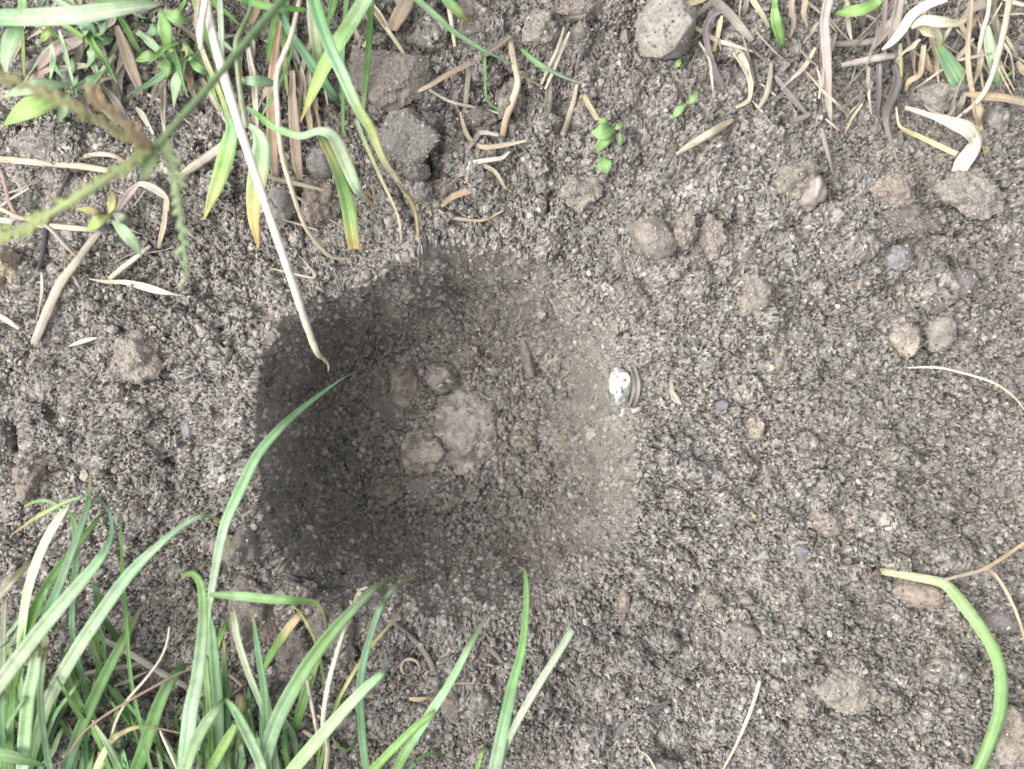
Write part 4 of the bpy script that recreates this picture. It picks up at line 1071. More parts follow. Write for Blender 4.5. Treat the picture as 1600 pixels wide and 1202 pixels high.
leaf((108, 146), (92, 192), 20, 16, 8, WP, w3); leaf((114, 138), (122, 118), 12, 18, 24, WB, w3); leaf((114, 136), (158, 112), 13, 18, 20, WB, w3)
w4 = thing('weed_seedling', 'blue green weed leaves clustered below the wide corner blade', 'weed', 150, 70)
tube([(155, 85, 5), (150, 65, 5)], (0, 16), [GREEN, LIME], w4, mat=M_STEM)
leaf((150, 62), (120, 24), 24, 16, 24, WB, w4); leaf((150, 62), (176, 60), 22, 16, 14, WB, w4); leaf((146, 64), (132, 112), 17, 16, 6, WP, w4)
leaf((150, 60), (166, 34), 18, 16, 22, WB, w4); leaf((112, 90), (112, 122), 14, 8, 3, WP, w4); leaf((128, 60), (138, 40), 16, 14, 22, WP, w4); leaf((62, 62), (76, 42), 22, 8, 14, [LIME, YELG], w4)
w5 = thing('weed_seedling', 'small weed with a pale leaf pointing down right near the grey straw', 'weed', 172, 345)
tube([(172, 348, 5), (172, 338, 5)], (-2, 8), [YELG, LIME], w5, mat=M_STEM)
leaf((174, 344), (221, 400), 21, 8, 6, WP, w5); leaf((170, 336), (134, 362), 19, 8, 4, [YELG, LIME], w5); leaf((178, 330), (208, 352), 18, 8, 3, [c(180, 190, 160), c(186, 196, 166)], w5)
leaf((170, 334), (176, 300), 14, 9, 8, [YEL, YELG], w5); leaf((166, 336), (120, 326), 12, 7, 2, [BROWN, YELG], w5)
w6 = thing('weed_seedling', 'bright green seedling with torn leaves alone at top centre', 'weed', 955, 206)
tube([(966, 204, 5), (955, 203, 5), (944, 204, 4)], (1, 8, 8), [BROWN, LIME], w6, mat=M_STEM)
BR = [c(142, 190, 104), c(168, 204, 134)]
leaf((960, 203), (924, 206), 25, 8, 10, BR, w6, bend=3); leaf((958, 206), (932, 239), 19, 8, 4, BR, w6, bend=3); leaf((954, 200), (934, 184), 15, 8, 11, BR, w6, bend=2); leaf((968, 206), (968, 236), 8, 6, 2, BR, w6, bend=1)
leaf((960, 202), (974, 192), 10, 8, 6, BR, w6, bend=2)
blade([(912, 150, 9), (922, 168, 11), (934, 188, 9)], (5, 5, 6), [YEL, c(222, 204, 150)], w6, name='dead_leaf', mat=M_DRY)
tag(leaf((942, 246), (948, 272), 24, 1.5, 2, BR, None, bend=1.5, name='leaf_fragment'), 'detached bright green leaf piece below the lone seedling', 'leaf')
w7 = thing('weed_seedling', 'tiny two leaved green sprout in the upper right soil', 'weed', 1076, 162)
tube([(1076, 164, 3), (1074, 160, 3)], (2, 6), [LIME, LIME], w7, mat=M_STEM)
leaf((1074, 162), (1090, 143), 13, 7, 7, BR, w7, bend=2); leaf((1072, 164), (1051, 187), 12, 7, 4, BR, w7, bend=2)
tag(leaf((1055, 106), (1063, 92), 9, 3, 4, BR, None, bend=1, name='leaf_fragment'), 'tiny green leaf speck below the large light stone', 'leaf')

def litter(label, group, n, x0, x1, y0, y1, seed, cols, wr, lr, zr, ang, mat=None, name='dead_leaf', cat='leaf', down=True, single=None):
    rr = random.Random(seed)
    t_ = thing(name, label, cat, *single) if single else None
    made = []
    for _ in range(n):
        x = rr.uniform(x0, x1); y = rr.uniform(y0, y1); L = rr.uniform(*lr); a = rr.gauss(*ang)
        dx, dy = math.sin(a) * L, math.cos(a) * L
        bx = rr.uniform(-0.25, 0.25) * L
        w = rr.uniform(*wr); z = rr.uniform(*zr); cl = rr.choice(cols)
        p = [(x, y, w * 0.7), (x + dx * 0.33 + bx * 0.4, y + dy * 0.33, w), (x + dx * 0.66 + bx * 0.3, y + dy * 0.66, w * 0.8), (x + dx, y + dy, w * 0.2)]
        o = blade(p[::-1], (0, 0), cl, t_, 'leaf' if t_ else name, mat or M_DRY, lie=z, fold=rr.uniform(0.3, 0.8), wav=0.35, roll=rr.uniform(-0.6, 0.6))
        if not t_:
            tag(o, label, cat, group); made.append((x + dx / 2, o))
    ORD = 'leftmost second third fourth fifth sixth seventh eighth ninth tenth eleventh rightmost'.split()
    for k, (_, o) in enumerate(sorted(made, key=lambda q: q[0])):
        o['label'] = ORD[k] + (' from left ' if 0 < k < 11 else ' ') + label

# ------------------------------------------------------------------ dead leaves, straws and roots
def dry(kind, label, pts, zs=None, cols=(STRAW, TAN), lie=None, cat=None, ext=0, fold=0.5, **k):
    if zs is None and lie is None: lie = 2.0
    o = blade(pts, zs or (0, 0), list(cols), None, kind, M_DRY, lie=lie, ext=ext, fold=fold, **k)
    return tag(o, label, cat or kind.split('_')[-1])
def straw(label, pts, zs=None, cols=(STRAW, CREAM), lie=None, ext=0, flat=0.6, name='dry_straw', cat='straw', knots=0.03):
    if zs is None and lie is None: lie = 2.0
    o = tube(pts, zs or (0, 0), list(cols), None, name, M_DRY, lie=lie, ext=ext, flat=flat, knots=knots)
    return tag(o, label, cat)
PB = c(196, 172, 160); WT = c(240, 232, 216)
# upper left
straw('long white straw slanting down from the top edge into the hole', [(513, 581, 2), (513, 570, 4), (506, 561, 6), (495, 550, 10), (478, 505, 12), (460, 450, 13), (437, 383, 13), (405, 290, 13), (377, 206, 14), (349, 115, 15), (327, 30, 14), (322, -30, 13)], (8, 20, 40, 60, 62, 40), [TAN, STRAW, CREAM, WT, WT, WT], ext=70)
straw('short white straw doubled beside the long white one at the top', [(314, 76, 8), (313, 50, 11), (318, 20, 11), (324, -20, 10)], (50, 56, 48), [WT, WT], ext=50)
straw('thin wavy tan straw hanging down and hooking right above the hole', [(551, 405, 4), (520, 402, 6), (499, 384, 7), (475, 350, 7), (454, 290, 8), (440, 238, 8), (434, 175, 8), (433, 115, 8), (454, 59, 8), (468, 0, 7), (474, -40, 7)], (6, 18, 36, 46, 40, 22), [STRAW, STRAW, CREAM, TAN], ext=60)
straw('horizontal pale straw reaching in from the left edge, upper of two', [(170, 267, 10), (120, 259, 11), (60, 254, 11), (0, 249, 11), (-50, 246, 11)], None, [STRAW, c(226, 204, 168), STRAW], lie=5)
straw('curved papery straw just above the upper horizontal straw', [(196, 253, 5), (176, 243, 8), (150, 241, 8), (122, 247, 7)], None, [PB, STRAW], lie=4)
straw('horizontal pale straw reaching in from the left edge, lower of two', [(176, 361, 8), (120, 357, 9), (60, 351, 10), (0, 344, 10), (-40, 340, 10)], None, [STRAW, CREAM], lie=4)
straw('grey tan straw slanting behind the yellow tipped leaf', [(352, 226, 15), (325, 245, 15), (300, 262, 14), (282, 274, 8)], None, [c(214, 204, 190), STRAW], lie=5)
straw('blackened dry stem curving down at the left', [(109, 268, 6), (95, 300, 7), (74, 345, 8), (66, 400, 8), (50, 452, 6)], None, [DARK, c(84, 80, 84), DARK], lie=3)
straw('brown looped stem at the left edge', [(0, 264, 6), (8, 290, 7), (14, 315, 7), (26, 336, 6), (45, 342, 5)], None, [PB, BROWN], lie=3)
straw('thin straw crossing the lower left corner of the dry litter', [(0, 326, 7), (30, 340, 7), (70, 352, 6), (100, 382, 5), (118, 400, 4)], None, [STRAW, GREYD], lie=4)
dry('dead_leaf', 'pinkish folded dead leaf above the small pale weed', [(218, 288, 8), (205, 300, 16), (192, 318, 14), (182, 334, 6)], None, [PB, c(206, 180, 170)], lie=7)
dry('dead_leaf', 'pale dry leaf bending right from the pinkish folded one', [(216, 287, 8), (232, 290, 15), (250, 300, 15), (262, 313, 8), (263, 330, 6)], None, [c(226, 210, 196), STRAW], lie=8)
dry('dead_leaf', 'tan strip hanging below the pale bent dry leaf', [(260, 312, 8), (258, 345, 11), (252, 372, 10), (248, 388, 5)], None, [STRAW, TAN], lie=5)
straw('long grey straw slanting down left over the left mound', [(186, 330, 5), (165, 352, 9), (140, 381, 12), (116, 414, 14), (94, 444, 16), (72, 492, 16), (54, 536, 14)], None, [GREYD, c(190, 176, 158), STRAW, c(190, 178, 160)], lie=5, flat=0.5)
dry('dead_leaf', 'pale torn leaf scrap on the left mound', [(140, 436, 3), (165, 440, 7), (196, 441, 10), (222, 447, 15), (250, 455, 13), (272, 460, 4), (289, 463, 2)], None, [STRAW, CREAM, STRAW], lie=4)
straw('thin pale straw slanting up right from the torn leaf scrap', [(171, 436, 8), (190, 420, 9), (212, 403, 8), (235, 384, 5)], None, [STRAW, CREAM], lie=4)
straw('pair of straw ends at the left edge below the black stem', [(-10, 488, 8), (10, 500, 9), (31, 514, 6)], None, [CREAM, STRAW], lie=4)
straw('white feathery grass fragment on the left mound', [(108, 541, 2), (122, 536, 7), (138, 531, 7), (152, 528, 2)], None, [WT, WT], lie=3, name='grass_fragment')
dry('dead_leaf', 'pinkish brown dead leaf under the wide corner blade', [(58, 108, 8), (75, 92, 22), (98, 76, 26), (120, 66, 20), (134, 60, 8)], (8, 12, 14), [c(186, 160, 148), c(208, 184, 172)], wav=0.2)
dry('dead_leaf', 'curled brown dead leaf at the left, below the pinkish one', [(46, 132, 8), (62, 118, 22), (82, 106, 22), (98, 98, 8)], (4, 9, 8), [c(196, 168, 146), c(210, 186, 164)], wav=0.2)
dry('dead_leaf', 'upright tan dead leaf between the weed clusters', [(221, 150, 6), (214, 125, 19), (202, 95, 24), (192, 68, 20), (183, 40, 9)], (4, 14, 20), [c(196, 166, 138), c(214, 188, 162), c(204, 176, 150)], wav=0.2)
dry('dead_leaf', 'brown shrivelled leaf under the upright tan leaf', [(190, 180, 5), (184, 155, 20), (176, 130, 22), (170, 100, 12)], None, [BROWN, c(176, 148, 122)], lie=4, wav=0.3)
dry('dead_leaf', 'brown dead leaf below the drooping seedling leaf', [(306, 160, 5), (300, 135, 14), (294, 112, 16), (292, 95, 6)], None, [TAN, c(196, 160, 124)], lie=4, wav=0.2)
dry('dead_leaf', 'cream scrap of leaf on bare soil right of the brown shrivelled leaf', [(240, 210, 5), (232, 195, 9), (222, 178, 12), (212, 168, 6)], None, [CREAM, STRAW], lie=3)
dry('dead_leaf', 'long orange brown dead sheath behind the thin wavy straw', [(430, 272, 14), (427, 240, 22), (426, 190, 24), (428, 130, 22), (432, 70, 16), (440, 20, 10)], (3, 9, 12, 10), [c(190, 158, 130), c(212, 172, 132), c(214, 176, 140)], wav=0.15)
dry('dead_leaf', 'brown dead sheath right of the orange brown one', [(470, 282, 12), (466, 255, 21), (461, 210, 22), (458, 160, 18), (458, 110, 10)], (2, 8, 10), [c(184, 154, 130), c(198, 170, 144), c(214, 192, 160)], wav=0.15)
dry('dead_leaf', 'short tan dead leaf tip under the bright wide blade', [(486, 208, 8), (485, 190, 13), (482, 172, 10), (490, 140, 8)], None, [c(206, 174, 140), STRAW], lie=6)
dry('dead_leaf', 'tan dead leaf with dark holes at the top edge', [(613, 48, 22), (622, 30, 29), (636, 5, 28), (648, -25, 22)], None, [TAN, c(214, 190, 158), TAN], lie=7)
dry('dead_leaf', 'brown stem end at the top edge left of the holed leaf', [(602, 42, 4), (594, 28, 8), (584, 10, 9), (578, -15, 8)], None, [TAN, BROWN], lie=6)
dry('dead_leaf', 'brown papery sheath at the top edge beside the seed stalk', [(392, 38, 8), (398, 22, 18), (402, 4, 20), (400, -20, 16)], (10, 14, 14), [TAN, c(190, 150, 118)])
straw('thin straw running right beneath the yellow tipped leaves', [(408, 273, 6), (440, 282, 7), (480, 291, 7), (525, 303, 5)], (16, 12, 5), [c(226, 210, 180), STRAW])
straw('hair thin straw crossing the brown clod', [(433, 290, 3), (470, 312, 4), (500, 334, 4), (534, 354, 3)], (9, 7, 4), [STRAW, GREYD])
straw('hair thin straw under the brown clod', [(429, 339, 3), (462, 349, 4), (497, 360, 3)], None, [STRAW, TAN], lie=3)
straw('fine bent rootlet left of the hole rim', [(425, 420, 3), (455, 427, 4), (488, 434, 3), (490, 426, 3), (468, 400, 2)], None, [STRAW, GREYD], lie=3, name='rootlet', cat='root')
straw('white straw hanging at the top edge right of the holed leaf', [(711, 73, 5), (707, 45, 7), (702, 10, 9), (698, -20, 9)], None, [STRAW, WT], lie=9)
# top centre
dry('dry_twig', 'flat brown twig slanting across the top centre soil', [(640, 148, 4), (670, 135, 9), (700, 117, 10), (731, 101, 12), (765, 80, 15), (797, 56, 8)], None, [STRAW, TAN, c(150, 136, 122), c(140, 126, 112)], lie=6, cat='twig')
straw('thin white straw right of the grey slab', [(671, 140, 4), (690, 152, 5), (710, 161, 5), (755, 171, 5), (797, 181, 4)], None, [CREAM, STRAW], lie=5)
straw('jointed brown straw standing across the shadowed hollow', [(778, 270, 7), (782, 235, 10), (790, 189, 11), (801, 158, 11), (809, 129, 10), (803, 96, 10), (797, 63, 9)], (-2, 6, 10, 6), [BROWN, TAN, STRAW, TAN])
straw('grey frayed strand left of the jointed brown straw', [(726, 180, 6), (729, 150, 9), (733, 105, 9)], None, [GREYD, GREYD], lie=3)
dry('dead_stalk', 'dark grey dead stalk at the right of the shadowed hollow', [(853, 200, 8), (855, 175, 14), (857, 150, 15), (858, 119, 10)], None, [GREYD, c(150, 138, 130), GREYD], lie=5, cat='stalk')
straw('leaning thin straw above the dark grey dead stalk, leftmost', [(846, 132, 4), (858, 105, 6), (872, 75, 6), (882, 42, 4)], (2, 8, 10), [STRAW, GREYD])
straw('leaning thin straw above the dark grey dead stalk, rightmost', [(852, 140, 4), (866, 108, 6), (880, 72, 6), (890, 50, 4)], (2, 7, 8), [STRAW, CREAM])
straw('short grey straw right of the dark grey dead stalk', [(880, 211, 9), (888, 188, 10), (896, 160, 8), (902, 132, 5)], None, [GREYD, STRAW], lie=4)
straw('fine brown hair crossing the hollow below the green blade', [(797, 104, 2), (825, 124, 3), (862, 142, 2)], (6, 6, 3), [BROWN, GREYD])
dry('curled_leaf', 'tan curled strip looping left in the hollow, uppermost', [(719, 175, 4), (724, 195, 8), (731, 213, 9), (743, 226, 9), (759, 231, 10), (790, 227, 9), (822, 220, 4)], None, [STRAW, TAN, STRAW], lie=6, cat='leaf')
dry('curled_leaf', 'tan curled strip below the uppermost loop', [(732, 255, 7), (750, 253, 10), (770, 250, 10), (785, 247, 8), (796, 237, 4)], None, [STRAW, CREAM, STRAW], lie=6, cat='leaf')
dry('curled_leaf', 'tan curled strip bending down from the loops', [(744, 257, 6), (760, 261, 9), (773, 269, 9), (782, 281, 7), (790, 295, 4)], None, [STRAW, TAN], lie=5, cat='leaf')
dry('curled_leaf', 'grey papery scrap tangled in the curled strips', [(728, 238, 5), (742, 220, 9), (752, 208, 10), (780, 212, 6)], None, [GREYD, LAV], lie=8, cat='leaf')
dry('dead_leaf', 'rolled brown leaf at the rim above the hole', [(690, 323, 6), (705, 310, 12), (727, 300, 14), (750, 294, 13), (770, 290, 6)], None, [TAN, c(190, 158, 124), BROWN], lie=4)
straw('fine curved straw under the rolled brown leaf', [(685, 328, 4), (700, 338, 6), (724, 343, 6), (755, 344, 5), (787, 329, 3)], None, [STRAW, TAN], lie=3)
# upper right
dry('dead_leaf', 'dark purplish curved dead leaf below the large light stone', [(1152, 176, 4), (1136, 148, 11), (1120, 119, 15), (1108, 85, 13), (1102, 45, 13), (1112, 26, 12), (1128, 18, 10)], (1, 7, 12, 14), [c(140, 126, 126), c(150, 134, 132), c(130, 116, 114)], wav=0.2)
dry('dead_leaf', 'broad grey dead leaf slanting in from the top edge', [(1176, 64, 10), (1160, 46, 17), (1138, 22, 19), (1118, 2, 18), (1100, -20, 15)], None, [GREYD, LAV, LAV], lie=9)
dry('dead_leaf', 'pale tan leaf shaped like a spoon in the upper right litter', [(1150, 168, 6), (1166, 160, 9), (1172, 150, 8), (1172, 128, 13), (1164, 105, 24), (1152, 85, 20), (1140, 69, 7)], None, [STRAW, STRAW, c(226, 208, 176), STRAW], lie=6, wav=0.2)
straw('pale yellow straw crossing behind the spoon shaped leaf', [(1072, 35, 5), (1098, 50, 8), (1122, 64, 8), (1150, 72, 6), (1177, 81, 3)], None, [YEL, CREAM, STRAW], lie=7)
dry('dead_leaf', 'narrow yellow blade standing beside the dark curved leaf', [(1115, 81, 6), (1120, 60, 10), (1124, 40, 10), (1128, 24, 5)], (4, 10, 14), [YEL, c(232, 222, 160)])
dry('dead_leaf', 'pale straw coloured blade slanting beside the bright green leaf tip', [(1201, 44, 8), (1192, 26, 11), (1178, 4, 12), (1166, -20, 10)], (8, 14, 14), [CREAM, YEL])
dry('dead_leaf', 'yellow tan blades lying along the top edge over the large stone', [(1046, 14, 4), (1070, 8, 10), (1096, 0, 12), (1120, -12, 10)], (18, 18, 12), [TAN, YEL])
dry('dead_stalk', 'long pinkish grey dead stalk hanging from the top edge at right', [(1299, 204, 3), (1297, 180, 9), (1294, 150, 14), (1293, 105, 17), (1289, 60, 19), (1288, 30, 18), (1296, -10, 21), (1300, -40, 20)], (2, 8, 16, 20), [GREYD, c(196, 180, 168), c(206, 188, 178), LAV], cat='stalk', wav=0.15)
dry('dead_stalk', 'thin grey strip alongside the long pinkish grey stalk', [(1286, 150, 3), (1284, 110, 7), (1282, 60, 8), (1283, 20, 7)], (2, 8, 12), [GREYD, c(160, 146, 138)], cat='stalk')
straw('upper grey horizontal stick at the right', [(1301, 69, 8), (1330, 68, 11), (1362, 65, 11), (1376, 60, 8)], None, [c(158, 148, 138), GREYD], lie=6, flat=0.8, cat='stick', name='dry_stick')
straw('lower paler stick slanting below the upper grey stick', [(1315, 102, 8), (1345, 96, 11), (1375, 90, 12), (1398, 87, 9)], None, [c(196, 184, 172), c(206, 196, 184)], lie=8, flat=0.8, cat='stick', name='dry_stick')
straw('bent grey dead leaf strand in the upper right litter', [(1185, 170, 5), (1196, 152, 9), (1202, 130, 9), (1206, 98, 5)], None, [STRAW, GREYD], lie=4)
dry('dead_leaf', 'dark grey leaf strip lying right of the bent strand', [(1262, 180, 6), (1245, 162, 12), (1228, 142, 12), (1210, 118, 7)], None, [c(140, 132, 128), c(160, 152, 146)], lie=4)
dry('dead_leaf', 'dark grey leaf strip crossing under the other grey strip', [(1198, 170, 5), (1214, 154, 9), (1230, 140, 9), (1242, 130, 5)], None, [c(134, 126, 122), c(150, 142, 138)], lie=3)
straw('brown grey twig end below the crossing grey strips', [(1234, 192, 6), (1250, 186, 10), (1266, 178, 7)], None, [c(124, 116, 110), GREYD], lie=4, name='dry_twig', cat='twig')
straw('thin pale straw crossing the long pinkish grey stalk', [(1260, 112, 3), (1287, 143, 5), (1308, 162, 5), (1327, 183, 3)], (5, 20, 6), [STRAW, STRAW])
straw('stubby straw end below the long pinkish grey stalk', [(1290, 186, 3), (1300, 194, 5), (1311, 204, 4)], None, [STRAW, TAN], lie=4)
straw('tan straw lying alone on the soil at upper right of centre', [(1057, 241, 5), (1080, 226, 11), (1109, 209, 13), (1130, 196, 12), (1146, 187, 5)], None, [STRAW, STRAW, TAN], lie=5)
straw('brown grey twig running down above the shiny stone', [(1302, 274, 3), (1296, 248, 7), (1289, 222, 8), (1284, 200, 5)], None, [c(140, 128, 118), GREYD], lie=3, name='dry_twig', cat='twig')
dry('dead_leaf', 'lavender grey dead leaf hanging from the top edge', [(1388, 76, 8), (1394, 56, 18), (1400, 25, 22), (1406, -10, 22)], (10, 18, 20), [LAV, LAV, GREYD], wav=0.2)
dry('dead_leaf', 'grey dead strip left of the lavender grey leaf', [(1358, 84, 6), (1372, 62, 11), (1380, 40, 11), (1383, 0, 11), (1386, -30, 10)], (6, 14, 18), [GREYD, c(160, 148, 142), GREYD])
dry('dead_stalk', 'dark upright dead stalk under the lower pale stick', [(1370, 186, 8), (1372, 150, 12), (1373, 100, 12)], (1, 5, 7), [c(124, 114, 110), c(140, 130, 124)], cat='stalk')
dry('dead_leaf', 'pale narrow strip left of the dark upright stalk', [(1359, 156, 4), (1356, 130, 8), (1356, 104, 7)], (1, 6, 8), [STRAW, GREYD])
dry('dead_leaf', 'wide dark grey leaf bending down to a long point', [(1402, 254, 2), (1396, 235, 5), (1388, 208, 9), (1384, 180, 13), (1394, 150, 19), (1402, 125, 19), (1396, 100, 12)], None, [GREYD, c(132, 124, 120), c(120, 112, 110)], lie=5, wav=0.2)
dry('dead_leaf', 'cream leaf curving down left from the top edge at right', [(1378, 78, 4), (1394, 66, 13), (1408, 50, 18), (1425, 24, 19), (1450, 8, 18), (1478, 0, 14)], (12, 22, 28, 28), [CREAM, c(232, 224, 190), CREAM], wav=0.2)
dry('dead_leaf', 'broad cream and yellow leaf lying across the upper right litter', [(1512, 28, 4), (1496, 38, 17), (1468, 36, 23), (1442, 34, 20), (1424, 44, 8)], (22, 30, 26), [YEL, c(230, 222, 190), CREAM], wav=0.2)
dry('dead_leaf', 'yellow green crumpled leaf at the heart of the upper right litter', [(1466, 72, 12), (1462, 56, 30), (1448, 44, 34), (1434, 40, 16)], (18, 24, 24), [c(214, 216, 160), c(222, 220, 176), YEL], wav=0.3)
dry('dead_leaf', 'tan curling strip below the crumpled yellow green leaf', [(1414, 142, 7), (1420, 128, 11), (1436, 116, 12), (1440, 95, 13), (1443, 70, 10)], (4, 12, 16), [YEL, TAN, c(220, 196, 156)])
dry('dead_leaf', 'orange tan scrap right of the tan curling strip', [(1480, 122, 5), (1466, 114, 10), (1452, 106, 12), (1446, 84, 9)], (6, 10, 14), [TAN, c(218, 186, 140)])
straw('yellow stalk hanging at the left of the crumpled leaf', [(1409, 120, 5), (1408, 95, 7), (1407, 68, 6)], (6, 12, 16), [YEL, c(200, 196, 150)])
dry('dead_leaf', 'long tan straw leaf leaning to a square end at upper right', [(1547, 260, 13), (1540, 235, 13), (1529, 195, 12), (1520, 152, 11), (1513, 110, 11), (1512, 70, 10), (1516, 20, 10), (1518, -20, 9)], (3, 8, 16, 20), [YEL, YEL, STRAW, TAN])
straw('pale straw slanting down left across the leaning straw leaf', [(1494, 186, 4), (1529, 157, 8), (1550, 119, 9), (1568, 52, 10), (1578, -5, 10), (1582, -40, 9)], (6, 20, 28, 26), [CREAM, STRAW, STRAW])
straw('thin pale straw between the leaning straw leaf and the pale green leaf', [(1537, 142, 4), (1530, 88, 7), (1536, 50, 8), (1544, 20, 7), (1548, -20, 6)], (8, 16, 18), [STRAW, CREAM])
dry('dead_leaf', 'tan leaf lying sideways to the right edge', [(1510, 148, 8), (1530, 151, 17), (1564, 154, 18), (1600, 162, 17), (1630, 168, 15)], (12, 16, 12), [TAN, TAN, c(206, 196, 140)])
dry('dead_leaf', 'brownish patch of leaf where the straws cross', [(1530, 158, 8), (1526, 170, 24), (1528, 184, 16), (1532, 196, 6)], (12, 13, 8), [c(200, 172, 134), TAN])
dry('dead_leaf', 'large bent cream leaf with a blunt end at upper right', [(1497, 270, 24), (1505, 254, 29), (1518, 236, 27), (1522, 218, 25), (1510, 202, 28), (1484, 191, 20), (1460, 183, 11), (1440, 176, 9), (1414, 168, 7)], (3, 8, 14, 12, 6), [c(236, 224, 198), CREAM, c(236, 222, 194), STRAW], fold=0.25)
dry('dead_leaf', 'pale yellow jointed straw leaf running under the bent cream leaf', [(1495, 242, 12), (1465, 228, 12), (1436, 214, 11), (1422, 208, 10), (1406, 198, 6), (1402, 185, 5), (1400, 168, 4)], None, [c(232, 212, 160), YEL, CREAM], lie=5)
straw('thin looped straw above the bent cream leaf', [(1445, 165, 3), (1460, 176, 5), (1480, 181, 5), (1490, 172, 4), (1492, 164, 3)], None, [STRAW, GREYD], lie=7)
dry('dead_leaf', 'grey strip behind the leaning straw leaf', [(1496, 178, 7), (1502, 160, 12), (1508, 144, 9)], (4, 8, 8), [GREYD, LAV])
dry('dead_leaf', 'small pale strip at the top of the upper right litter', [(1522, 60, 4), (1500, 85, 8), (1490, 92, 5)], (10, 10, 6), [CREAM, GREYD])
straw('short tan straw near the right edge of the upper litter', [(1590, 88, 4), (1580, 72, 7), (1571, 56, 5)], (8, 10, 10), [TAN, STRAW])
dry('dead_leaf', 'brown leaf end at the right edge of the upper litter', [(1590, 96, 6), (1597, 108, 16), (1612, 118, 18), (1630, 124, 12)], (10, 12, 8), [c(200, 170, 140), TAN])
dry('dead_leaf', 'brown leaf behind the pale green hanging leaf', [(1560, 70, 6), (1556, 48, 15), (1552, 25, 16), (1552, -10, 12)], (6, 10, 8), [c(198, 172, 148), GREYD], wav=0.2)
dry('dead_leaf', 'grey brown leaves packed along the top edge at far right', [(1500, 30, 6), (1520, 14, 18), (1545, 2, 20), (1570, -12, 16)], (10, 14, 10), [GREYD, c(186, 166, 148)], wav=0.3)
dry('dead_leaf', 'brown upright scrap at the top edge left of the bright green tip', [(1234, 60, 4), (1240, 36, 10), (1236, 12, 12), (1240, -15, 10)], (4, 10, 12), [c(186, 166, 142), c(200, 182, 160)])
dry('dead_leaf', 'slim tan scrap at the top edge right of the bright green tip', [(1262, 44, 4), (1256, 24, 10), (1258, 2, 12), (1258, -20, 10)], (4, 10, 12), [STRAW, TAN])
dry('dead_leaf', 'grey scrap between the pale blade and the broad grey leaf', [(1158, 30, 4), (1164, 14, 10), (1168, -10, 11)], (4, 8, 10), [GREYD, c(180, 166, 150)])
# right and bottom
straw('fine pale arc of straw at the right edge', [(1418, 575, 2), (1450, 574, 4), (1480, 577, 4), (1547, 596, 4), (1582, 618, 4), (1604, 644, 3)], (5, 9, 10, 5), [CREAM, c(216, 206, 160)])
straw('thin tan straw slanting to the bottom edge right of centre', [(1187, 1064, 6), (1180, 1090, 6), (1169, 1121, 6), (1150, 1165, 5), (1128, 1206, 4)], None, [CREAM, STRAW], lie=5)
straw('hair thin pale straw at the bottom edge beside the dark pit', [(997, 1172, 2), (1012, 1182, 3), (1027, 1206, 3)], None, [STRAW, CREAM], lie=4)
straw('dark fuzzy root arcing through the lower soil', [(955, 1192, 10), (958, 1165, 13), (969, 1142, 14), (985, 1128, 13), (1000, 1117, 12), (1024, 1107, 11), (1048, 1095, 7)], None, [c(130, 124, 122), c(120, 114, 112)], lie=0.6, name='root', cat='root', knots=0.12)
straw('grey root strand on the right wall below the rim', [(892, 906, 3), (896, 930, 5), (901, 966, 3)], None, [GREYD, c(164, 154, 146)], lie=1.5, name='root', cat='root')
straw('curled tan root loop at the bottom rim', [(632, 1054, 3), (627, 1045, 5), (630, 1034, 5), (640, 1030, 5), (651, 1034, 5), (656, 1045, 5), (653, 1056, 4)], None, [TAN, STRAW, BROWN], lie=2.5, name='root', cat='root')
straw('grey brown stick running down past the root loop', [(615, 973, 4), (640, 994, 8), (660, 1015, 9), (672, 1035, 9), (680, 1056, 9), (686, 1078, 5)], None, [c(146, 132, 122), c(156, 142, 130)], lie=2.5, name='dry_stick', cat='stick')
dry('leaf_fragment', 'yellow tan chip below the root loop', [(639, 1091, 5), (650, 1093, 9), (665, 1091, 6), (680, 1090, 2)], None, [c(222, 194, 130), TAN], lie=3, cat='leaf')
straw('fine brown straw crossing behind the slim blade at bottom centre', [(700, 1069, 3), (730, 1068, 4), (768, 1071, 3)], None, [BROWN, TAN], lie=3)
straw('short dark twig in the soil left of the brown tipped blade', [(760, 1006, 6), (770, 1018, 9), (786, 1036, 5)], None, [c(140, 124, 114), c(150, 136, 126)], lie=2, name='dry_twig', cat='twig')
straw('thin vertical rootlet below the slim blade at bottom centre', [(728, 1030, 2), (724, 1075, 3), (722, 1125, 2)], None, [c(140, 128, 118), GREYD], lie=2, name='rootlet', cat='root')
for k_, (lab, pts) in enumerate([('dark frayed root fibre at the lower left rim, longest of three', [(444, 894, 3), (464, 906, 7), (486, 914, 7), (515, 918, 4), (540, 916, 2)]),
        ('dark frayed root fibre at the lower left rim, middle one', [(448, 905, 3), (468, 914, 6), (490, 925, 5), (505, 936, 2)]),
        ('dark frayed root fibre at the lower left rim, shortest one', [(456, 898, 2), (476, 903, 5), (495, 905, 3)])]):
    straw(lab, pts, None, [c(120, 114, 112), c(92, 88, 88), c(120, 112, 108)], lie=3, name='root', cat='root', knots=0.15)
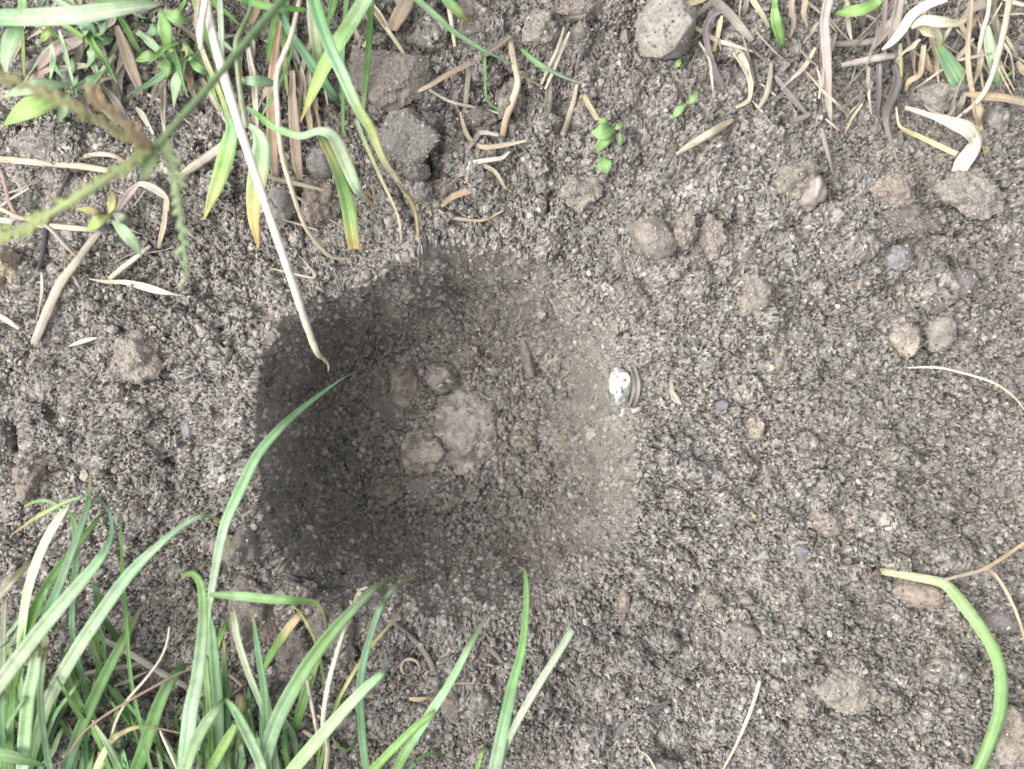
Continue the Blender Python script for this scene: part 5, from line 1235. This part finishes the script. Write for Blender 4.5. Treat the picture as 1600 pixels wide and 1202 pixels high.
# straws among the bottom left grass
straw('weathered grey straw running right through the bottom left grass', [(148, 993, 8), (178, 1008, 11), (209, 1025, 11), (250, 1050, 11), (294, 1074, 9)], None, [GREYD, c(206, 196, 176), c(190, 180, 160)], lie=7)
straw('brown grey straw under the weathered one', [(130, 1054, 7), (165, 1046, 9), (200, 1041, 8), (226, 1032, 6)], None, [GREYD, c(176, 160, 140)], lie=5)
straw('slender pale curving straw in the bottom left grass', [(265, 979, 3), (260, 1008, 4), (248, 1034, 4), (225, 1064, 4), (200, 1093, 4), (182, 1126, 4), (172, 1158, 4)], (30, 36, 30), [CREAM, STRAW])
straw('brown twig arcing through the bottom left grass', [(302, 1044, 3), (272, 1056, 4), (241, 1073, 4), (200, 1096, 4), (160, 1121, 4), (130, 1146, 4), (106, 1180, 4)], (36, 40, 36, 26), [BROWN, c(170, 140, 110)])
dry('dead_leaf', 'yellow tan withered blade curling in the bottom left grass', [(283, 1146, 3), (250, 1139, 5), (217, 1136, 7), (195, 1143, 9), (176, 1156, 12), (160, 1184, 14), (150, 1206, 14)], (20, 28, 32, 24), [c(196, 172, 130), YEL, c(222, 200, 130), YELG])
straw('short white straw end at the bottom left', [(250, 1142, 3), (258, 1160, 5), (274, 1195, 5), (282, 1215, 4)], (24, 24, 16), [WT, STRAW])
straw('grey strand lying under the dry seed stalk', [(345, 1050, 4), (362, 1058, 5), (378, 1072, 4)], None, [GREYD, STRAW], lie=5)
GRS = [[GREYD, LAV], [c(150, 138, 130), GREYD], [STRAW, GREYD], [c(206, 190, 170), STRAW], [c(128, 118, 112), c(150, 140, 132)]]
STS = [[STRAW, CREAM], [TAN, STRAW], [c(214, 196, 150), CREAM], [PB, STRAW]]
litter('grey dead grass clump along the top edge right of the large light stone', None, 36, 1090, 1420, -15, 80, 201, GRS, (3, 11), (40, 110), (3, 9), (0.1, 0.5), name='dead_grass_clump', cat='grass', single=(1260, -30))
litter('tangled pale dead grass clump filling the upper right corner', None, 46, 1400, 1610, -20, 100, 202, STS + GRS[:2], (3, 13), (40, 120), (4, 16), (0.0, 0.7), name='dead_grass_clump', cat='grass', single=(1520, -30))
litter('fine straw fragment in the loose soil below the upper right litter', 'straw fragments below the upper right litter', 12, 1150, 1420, 90, 170, 203, GRS + STS[:2], (3, 6), (25, 60), (2, 4), (0.3, 1.0), name='straw_fragment', cat='straw')
litter('withered grass clump lying between the weeds of the upper left corner', None, 40, 0, 340, -15, 150, 204, STS + GRS[:3], (7, 20), (40, 90), (3, 9), (0.2, 0.9), name='dead_grass_clump', cat='grass', single=(150, -20))
litter('brown dead sheaths at the foot of the upper left grass tuft', None, 20, 360, 580, -20, 130, 205, STS + [[c(206, 170, 132), TAN]], (7, 16), (60, 140), (3, 10), (0.1, 0.35), name='dead_grass_clump', cat='grass', single=(470, -40))
litter('fine straw fragment on bare soil left of the yellow tipped leaves', 'straw fragments at the left', 12, 0, 330, 250, 430, 206, STS + GRS[:2], (3, 6), (30, 80), (2, 5), (0.8, 1.0), name='straw_fragment', cat='straw')
litter('dark dead blades lying at the foot of the bottom left grass', None, 14, 20, 330, 1050, 1180, 207, GRS + STS[:1], (5, 10), (50, 110), (2, 8), (0.9, 0.9), name='dead_grass_clump', cat='grass', single=(170, 1240))
litter('short young green grass filling the upper left corner', None, 34, 0, 330, -40, 90, 208, [[GREEN, LIME], [BLUEG, MINT], [MINT, PALE]], (6, 15), (50, 120), (4, 24), (0.2, 0.8), mat=M_GRASS, name='grass_tuft', cat='grass', single=(120, -60))
for o in EMPTIES:
    if '_o' in o: del o['_o']
